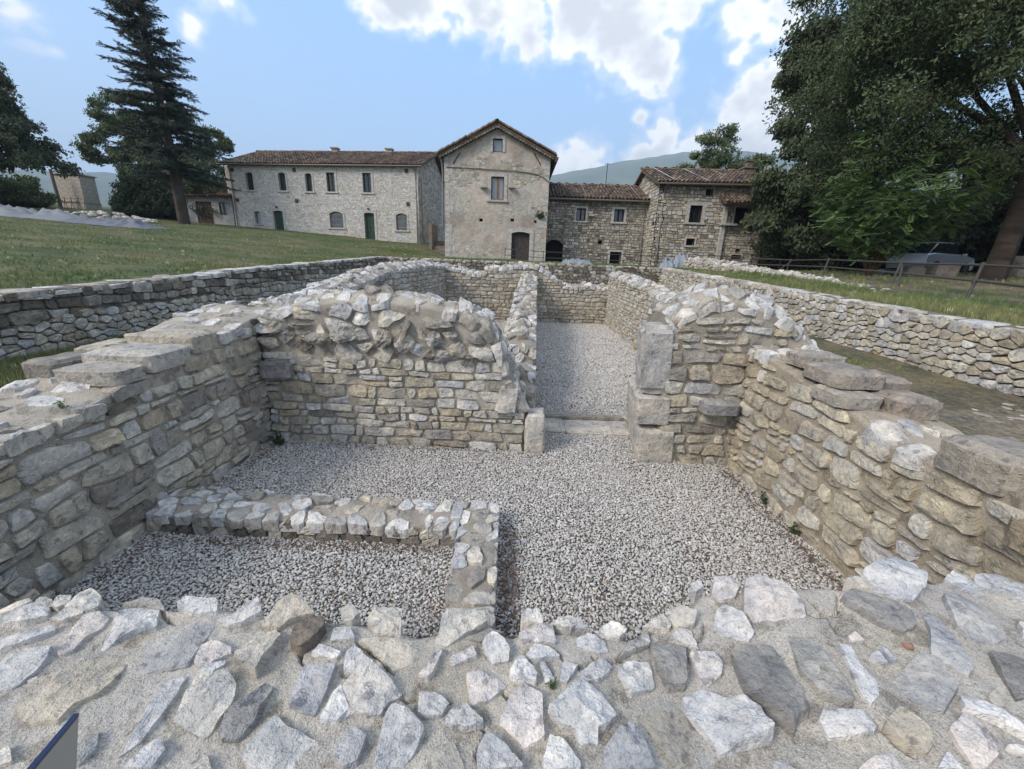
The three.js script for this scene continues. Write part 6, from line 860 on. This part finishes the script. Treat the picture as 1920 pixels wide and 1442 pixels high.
function weed(label, x, y, z, s, n = 14, col = [0.07, 0.13, 0.03]) { const t = thing('weed', label, 'weed', [x, y, z], 'weeds in the masonry'), r = rng((x * 100 + z * 313 | 0) + 5000), L = [], st = []; for (let k = 0; k < n; k++) { const a = r() * 6.283, e = 0.3 + r(), d = V(Math.cos(a) * Math.cos(e), Math.sin(e), Math.sin(a) * Math.cos(e)).multiplyScalar(s * (0.5 + 0.6 * r())); st.push(rod([x, y, z], [x + d.x * 0.6, y + d.y * 0.6, z + d.z * 0.6], s * 0.025, s * 0.015, 4)); for (let i = 0; i < 4; i++) { const q = 0.4 + 0.18 * i, w = V(r() - 0.5, r() * 0.5, r() - 0.5).normalize().multiplyScalar(s * 0.32), u = V(r() - 0.5, r() - 0.5, r() - 0.5).cross(w).normalize().multiplyScalar(s * 0.11); L.push([x + d.x * q, y + d.y * q, z + d.z * q, w.x, w.y, w.z, u.x, u.y, u.z]); } } part('stems', merged(st), std({ color: 0x4f6030 }), t); const m = leafMat(0xffffff, 0.3); m.color.setRGB(...col); part('leaves', diamonds(L), m, t); }
{ const p = onFront(1037, 1292); weed('tiny green weed growing from the mortar of the front wall', p.x, p.y - 0.005, p.z, 0.035, 12); }
weed('small weed on the mortar top of the left room wall', -2.88, 1.1, -2.45, 0.05);
weed('dark weed tuft in the inner corner behind the left room wall', -2.66, 0.0, -4.3, 0.14, 18, [0.03, 0.06, 0.016]);
weed('leafy plant rooted high in the gabled house wall beside its right quoins', 1.38, 4.75, -27.95, 0.5, 30, [0.035, 0.06, 0.02]);
weed('weed tuft at the foot of the tan right room wall', 2.42, 0.0, -3.4, 0.1, 12, [0.03, 0.055, 0.016]);
weed('weed tuft at the near foot of the tan right room wall', 2.42, 0.0, -2.95, 0.1, 12, [0.03, 0.055, 0.016]);
// ------------------------------------------------------------------ smaller things
const galv = std({ color: 0x55524f, roughness: 0.55, metalness: 0.5 });
{ // concrete tower
  const t = thing('concrete_tower', 'square weathered concrete tower behind the tarpaulins on the left', 'tower', [-44.5, 4.5, -45.2]), y0 = groundY(-44.5, -45) - 0.3, r = rng(3);
  const slab = (x0, x1, z0, z1, ya, yb) => box(x0, ya, z0, x1, yb, z1);
  part('shaft', merged([slab(-45.9, -43.2, -45.7, -44, y0, 6.38), slab(-45.87, -43.23, -45.67, -44.03, 6.44, 8.86)]), HM.concrete, t); part('string_course', slab(-45.95, -43.15, -45.75, -43.95, 6.38, 6.44), HM.concrete, t); part('cap', slab(-46.0, -43.1, -45.8, -43.9, 8.862, 8.98), HM.concrete, t); part('pilaster', slab(-43.6, -43.17, -44.0 + 0.002, -43.94, y0, 6.37), HM.concrete, t);
}
single('utility_pole', 'wooden pole standing against the concrete tower', 'pole', rod([-44.9, groundY(-44.9, -43) - 0.2, -43.2], [-45.0, 9.15, -43.2], 0.16, 0.12, 9), barkM(0x7d746b), [-44.9, 4.5, -43.2]);
{ const t = thing('fence', 'small dark iron fence at the foot of the concrete tower', 'fence', [-43.8, 4.4, -42.3]), y = groundY(-43.8, -42.3); for (let k = 0; k < 12; k++) part('picket', rod([-45.2 + k * 0.32, y - 0.1, -42.3], [-45.2 + k * 0.32 + (k % 2 ? 0.18 : -0.18), y + 0.95, -42.3], 0.02, 0.02, 5), HM.iron, t); part('rail', rod([-45.3, y + 0.5, -42.3], [-41.6, y + 0.5, -42.3], 0.02, 0.02, 5), HM.iron, t); part('rail', rod([-45.3, y + 0.9, -42.3], [-41.6, y + 0.9, -42.3], 0.02, 0.02, 5), HM.iron, t); }
function sheet(name, label, x0, x1, z0, z1, h, seed, col, group) { // crumpled tarpaulin over something low
  const nx = 70, nz = 22, P = [], idx = [], UV = []; for (let j = 0; j <= nz; j++) for (let i = 0; i <= nx; i++) { const u = i / nx, v = j / nz, x = lerp(x0, x1, u) + 0.15 * n3(u * 5, v * 4, seed), z = lerp(z0, z1, v) + 0.25 * n3(u * 7 + 3, v * 2, seed), e = Math.min(1, 5 * Math.min(u, 1 - u)) * Math.sin(Math.PI * v); const rdg = 1 - Math.abs(n3(u * 9 + seed, v * 3.5, 4)) * 2, rd2 = 1 - Math.abs(n3(u * 23 + seed, v * 8, 6)) * 2; P.push(x, groundY(x, z) + 0.02 + h * e * (0.25 + 0.6 * n3(u * 5.1 + seed, v * 2, 1) + 0.35 * rdg + 0.3 * rd2), z); UV.push(x, z); }
  for (let j = 0; j < nz; j++) for (let i = 0; i < nx; i++) { const a = j * (nx + 1) + i; idx.push(a, a + nx + 1, a + 1, a + 1, a + nx + 1, a + nx + 2); }
  const g = new THREE.BufferGeometry(); g.setAttribute('position', new THREE.Float32BufferAttribute(P, 3)); g.setAttribute('uv', new THREE.Float32BufferAttribute(UV, 2)); g.setIndex(idx); g.computeVertexNormals();
  single(name, label, 'tarpaulin', g, std({ color: col, roughness: 0.55, side: THREE.DoubleSide }), [(x0 + x1) / 2, groundY((x0 + x1) / 2, (z0 + z1) / 2), (z0 + z1) / 2], group);
}
sheet('tarpaulin', 'long crumpled pale tarpaulin on the grass crest at the far left', -38, -26.4, -28.5, -25.5, 0.7, 3, 0x73767c, 'tarpaulins on the left bank');
sheet('tarpaulin', 'grey folded tarpaulin end lying toward the fir on the grass crest', -27.2, -21.6, -27.6, -25.2, 0.5, 9, 0x5f636b, 'tarpaulins on the left bank');
sheet('tarpaulin', 'grey tarpaulin heap at the end of the low dry rubble wall', 7.4, 9.3, -22.6, -21.6, 0.75, 14, 0x7e8894);
sheet('tarpaulin', 'small grey tarpaulin heap in front of the dark arch', 2.3, 4.0, -22.8, -21.8, 0.36, 19, 0x7d858c);
{ // loose rubble heap near the shed
  const r = rng(61), t = thing('rubble_heap', 'heap of pale rubble and earth on the crest left of the fir trunk', 'rubble', [-29.5, 3.9, -31]); const list = []; for (let k = 0; k < 160; k++) { const x = -32.5 + 6.5 * r(), z = -32 + 2 * r(), s = 0.08 + 0.16 * r(), g = new THREE.IcosahedronGeometry(s, 0); g.scale(1.3, 0.7, 1); g.rotateY(r() * 6); g.translate(x, groundY(x, z) + 0.35 * Math.exp(-((x + 29.5) ** 2) / 5) * r() + s * 0.4, z); boxUV(g); list.push(paint(g, pick(TONE.cream.concat(TONE.grey), r))); } part('stones', merged(list), M.farstone, t, 'stuff'); }
function tubeRail(label, posts, h, rails, mat, rr, name = 'railing', braces = []) { const p0 = posts[0], t = thing(name, label, 'railing', [p0[0], groundY(p0[0], p0[1]), p0[1]]); const top = posts.map(([x, z, lean = 0]) => { const y = groundY(x, z); return [x, y, z, lean]; }); top.forEach(([x, y, z, l]) => { const p = part('post', rod([x, y - 0.15, z], [x + l, y + h + 0.05, z], rr, rr, 8), mat, t); for (const q of rails) { const c = new THREE.CylinderGeometry(rr * 1.5, rr * 1.5, rr * 3.4, 8); c.translate(x + l * q / h, y + q, z); part('clamp', c, mat, p); } }); for (const q of rails) for (let i = 0; i + 1 < top.length; i++) { const a = top[i], b = top[i + 1], k = q / h; part('rail', rod([a[0] + a[3] * k, a[1] + q, a[2] + rr * 1.6], [b[0] + b[3] * k, b[1] + q, b[2] + rr * 1.6], rr * 0.9, rr * 0.9, 8), mat, t); } for (const [a, b] of braces) part('brace', rod(a, b, rr * 0.9, rr * 0.9, 7), mat, t); }
{ const P = [[1330, 479, -27], [1410, 484, -23.5], [1483, 488, -20.5], [1554, 487, -17.5], [1690, 493, -13], [1843, 497, -10.2], [1990, 506, -8]].map(q => atZ(...q)), foot = P.map(p => [p.x - 0.12, groundY(p.x, p.z) - 0.15, p.z]), t = thing('railing', 'scaffold-tube railing on the right in front of the shrub and the car', 'railing', [P[3].x, foot[3][1], P[3].z]), R = 0.033;
  P.forEach((p, i) => { const po = part('post', rod(foot[i], [p.x, p.y + 0.06, p.z], R, R, 8), galv, t); for (const k of [0.52, 1]) { const c = new THREE.CylinderGeometry(R * 1.5, R * 1.5, R * 3.6, 8); c.translate(lerp(foot[i][0], p.x, k), lerp(foot[i][1] + 0.15, p.y, k), p.z); part('clamp', c, galv, po); } if (i) for (const k of [0.52, 1]) { const q = P[i - 1], f = foot[i - 1]; part('rail', rod([lerp(f[0], q.x, k), lerp(f[1] + 0.15, q.y, k), q.z + 0.05], [lerp(foot[i][0], p.x, k), lerp(foot[i][1] + 0.15, p.y, k), p.z + 0.05], R * 0.9, R * 0.9, 8), galv, t); } });
  for (const [i, dx, dz] of [[4, -0.7, 0.9], [2, -0.8, 0.4]]) part('brace', rod([P[i].x + dx, groundY(P[i].x + dx, P[i].z + dz) - 0.05, P[i].z + dz], [P[i].x, P[i].y - 0.04, P[i].z + 0.06], R * 0.9, R * 0.9, 7), galv, t); }
tubeRail('thin dark iron railing before the arch and the stone wing', [[-0.6, -22.6], [1.4, -22.6], [3.4, -22.6], [5.4, -22.6], [7.3, -22.6], [9.4, -23.2], [11.5, -23.6], [14.2, -23.2]], 0.62, [0.3, 0.6], std({ color: 0x3b3a3a, roughness: 0.6 }), 0.016);
{ // car under the trees
  const x = 22.2, z = -23.2, y = gy(x, z) - 0.05, t = thing('car', 'silver car parked in the shade behind the railing and stone blocks', 'car', [x, y, z]), paintM = new THREE.MeshPhysicalMaterial({ color: 0xb9c0c8, metalness: 0.4, roughness: 0.3, clearcoat: 1, clearcoatRoughness: 0.05 }), gl = HM.glass;
  const turn = 0.35, tf2 = g => { g.rotateY(turn); g.translate(x, y, z); return g; };
  const prof = new THREE.Shape(); [[-2.05, 0.3], [2.05, 0.3], [2.1, 0.62], [1.95, 0.82], [1.0, 0.95], [-1.5, 0.98], [-2.05, 0.9], [-2.12, 0.55]].forEach(([a, b], i) => i ? prof.lineTo(a, b) : prof.moveTo(a, b)); prof.closePath();
  const cab = new THREE.Shape(); [[-1.75, 0.95], [1.05, 0.93], [0.35, 1.42], [-0.3, 1.5], [-1.2, 1.46]].forEach(([a, b], i) => i ? cab.lineTo(a, b) : cab.moveTo(a, b)); cab.closePath();
  const ex = (s, w, b) => { const g = new THREE.ExtrudeGeometry(s, { depth: w, bevelEnabled: true, bevelSize: b, bevelThickness: b, bevelSegments: 3 }); g.translate(0, 0, -w / 2); return g; };
  part('body', tf2(ex(prof, 1.6, 0.06)), paintM, t); part('cabin_glass', tf2(ex(cab, 1.3, 0.05)), gl, t); const rf = new RoundedBoxGeometry(1.3, 0.06, 1.32, 3, 0.03); rf.translate(-0.45, 1.54, 0); part('roof', tf2(rf), paintM, t);
  for (const [a, b] of [[1.3, 0.82], [1.3, -0.82], [-1.3, 0.82], [-1.3, -0.82]]) { const w = new THREE.CylinderGeometry(0.32, 0.32, 0.2, 20); w.rotateX(Math.PI / 2); w.translate(a, 0.32, b); const wh = part('wheel', tf2(w), std({ color: 0x1a1a1a }), t); const h = new THREE.CylinderGeometry(0.18, 0.18, 0.22, 12); h.rotateX(Math.PI / 2); h.translate(a, 0.32, b); part('rim', tf2(h), galv, wh); }
  for (const s of [-0.6, 0.6]) { const h = new RoundedBoxGeometry(0.1, 0.14, 0.34, 2, 0.03); h.translate(2.06, 0.7, s); part('headlight', tf2(h), HM.paleglass, t); const ml = new RoundedBoxGeometry(0.12, 0.12, 0.2, 2, 0.04); ml.translate(0.75, 1.0, s * 1.6); part('mirror', tf2(ml), paintM, t); }
}
{ const r = rng(88); for (const [px, py, w, h, dd, lab] of [[1765, 505, 0.9, 0.5, 0.8, 'short pale stone block standing under the trees, beside the parked car'], [1710, 508, 0.7, 0.36, 0.6, 'small reddish stone block under the trees near the shrub'], [1915, 515, 1.1, 0.8, 0.9, 'large grey stone block at the right edge behind the leaning trunk']]) { const p = atZ(px, py, -17.5), y = gy(p.x, p.z); single('stone_block', lab, 'stone block', blockGeo((a, b, c) => V(p.x + a, y + b, p.z + c), -w / 2, w / 2, -0.1, h, -dd / 2, dd / 2, lin('#a39a8d'), r, { chip: 0.05, wear: 0.04 }), M.stone, [p.x, y, p.z], 'stone blocks under the trees'); } 
  const wl = thing('garden_wall', 'low shaded stone wall running behind the railing under the trees', 'stone wall', [20, 2.2, -19]); makeWall({ A: [15.6, -18.6], B: [26, -18.2], side: -1, th: 0.4, bottom: 1.6, top: wig(s => 2.3 - 0.02 * s, 0.06, 1, 71), maxTop: 2.5, seed: 1010, parent: wl, mortar: [0.16, 0.145, 0.125], cell: 0.3, face: { hmin: 0.16, hmax: 0.26, wmin: 0.2, wmax: 0.5, joint: 0.03, proud: 0.04, rings: 1, tone: blend(['dark', 3], ['grey', 1]), flat: 1.5 } }); }
{ // loose stones lying about on the right
  const r = rng(303); const put = (x, z, s, tn, lab, g) => { const y = groundY(x, z), p = []; for (let k = 0; k < 8; k++) { const a = -k / 8 * 6.283, q = 0.8 + 0.4 * r(); p.push([x + Math.cos(a) * s * 1.4 * q, -z + Math.sin(a) * s * q]); } single('loose_stone', lab, 'stone', finishStone(stoneGeo(p, (a, b, d) => V(a, groundY(a, -b) + d, -b), { proud: s * 0.3, back: 0.05, rings: 3, ragged: 0.22, step: s * 0.3, tone: pick(tn, r), facets: 5, slope: 0.9 }, r)), M.stone, [x, y, z], g); };
  const lab1 = 'pale flat stone among others half sunk in the earth strip beside the tan room wall', lab2 = 'pale loose stone on the bare earth between the right retaining wall and the railing';
  for (let k = 0; k < 24; k++) { const px = 1730 + 190 * r(), py = 762 + 40 * r(), p = atY(px, py, 0.68); put(p.x, p.z, 0.025 + 0.05 * r() * r(), TONE.grey.concat(TONE.dark), lab1, 'flat stones sunk in the earth strip'); }
  for (let k = 0; k < 20; k++) { const q = r(), x = 8.9 + 2.2 * r() * (0.3 + q), z = -11.6 + 4.2 * q + (r() - 0.5); put(x, z, 0.03 + 0.07 * r(), TONE.cream.concat(TONE.grey), lab2, 'loose stones below the railing'); }
}
{ // dark stone shelf under the camera: corner of a visitors' panel
  const t = thing('information_panel', 'corner of a grey information panel with a blue edge at the lower left', 'sign', [-0.62, 0.5, -0.2]);
  const a = atZ(143, 1338, -0.30), b = atZ(52, 1446, -0.24), c = atZ(138, 1470, -0.285); // corner, lower end of the blue edge, lower end of the far edge
  const dirE = b.clone().sub(a).normalize(), dirF = c.clone().sub(a).normalize(), nrm = new THREE.Vector3().crossVectors(dirE, dirF).normalize(), P = (u, v, d) => a.clone().addScaledVector(dirE, u).addScaledVector(dirF, v).addScaledVector(nrm, d);
  const slab = (u0, u1, v0, v1, d0, d1) => { const g = new THREE.BoxGeometry(1, 1, 1), p = g.attributes.position; for (let i = 0; i < p.count; i++) { const q = P(lerp(u0, u1, p.getX(i) + 0.5), lerp(v0, v1, p.getY(i) + 0.5), lerp(d0, d1, p.getZ(i) + 0.5)); p.setXYZ(i, q.x, q.y, q.z); } g.computeVertexNormals(); return g; };
  part('board', slab(0.0, 0.3, 0.004, 0.4, -0.0018, 0.0018), std({ color: 0xa8a49c, roughness: 0.6 }), t); part('edge', slab(0.0, 0.3, -0.0004, 0.0037, -0.0021, 0.0021), std({ color: 0x1f3157, roughness: 0.5 }), t);
  const f = P(0.15, 0.2, 0); part('post', rod([f.x - 0.1, 0.4, f.z + 0.05], [f.x, f.y - 0.02, f.z], 0.02, 0.02, 8), galv, t);
}
renderer.render(scene, camera);
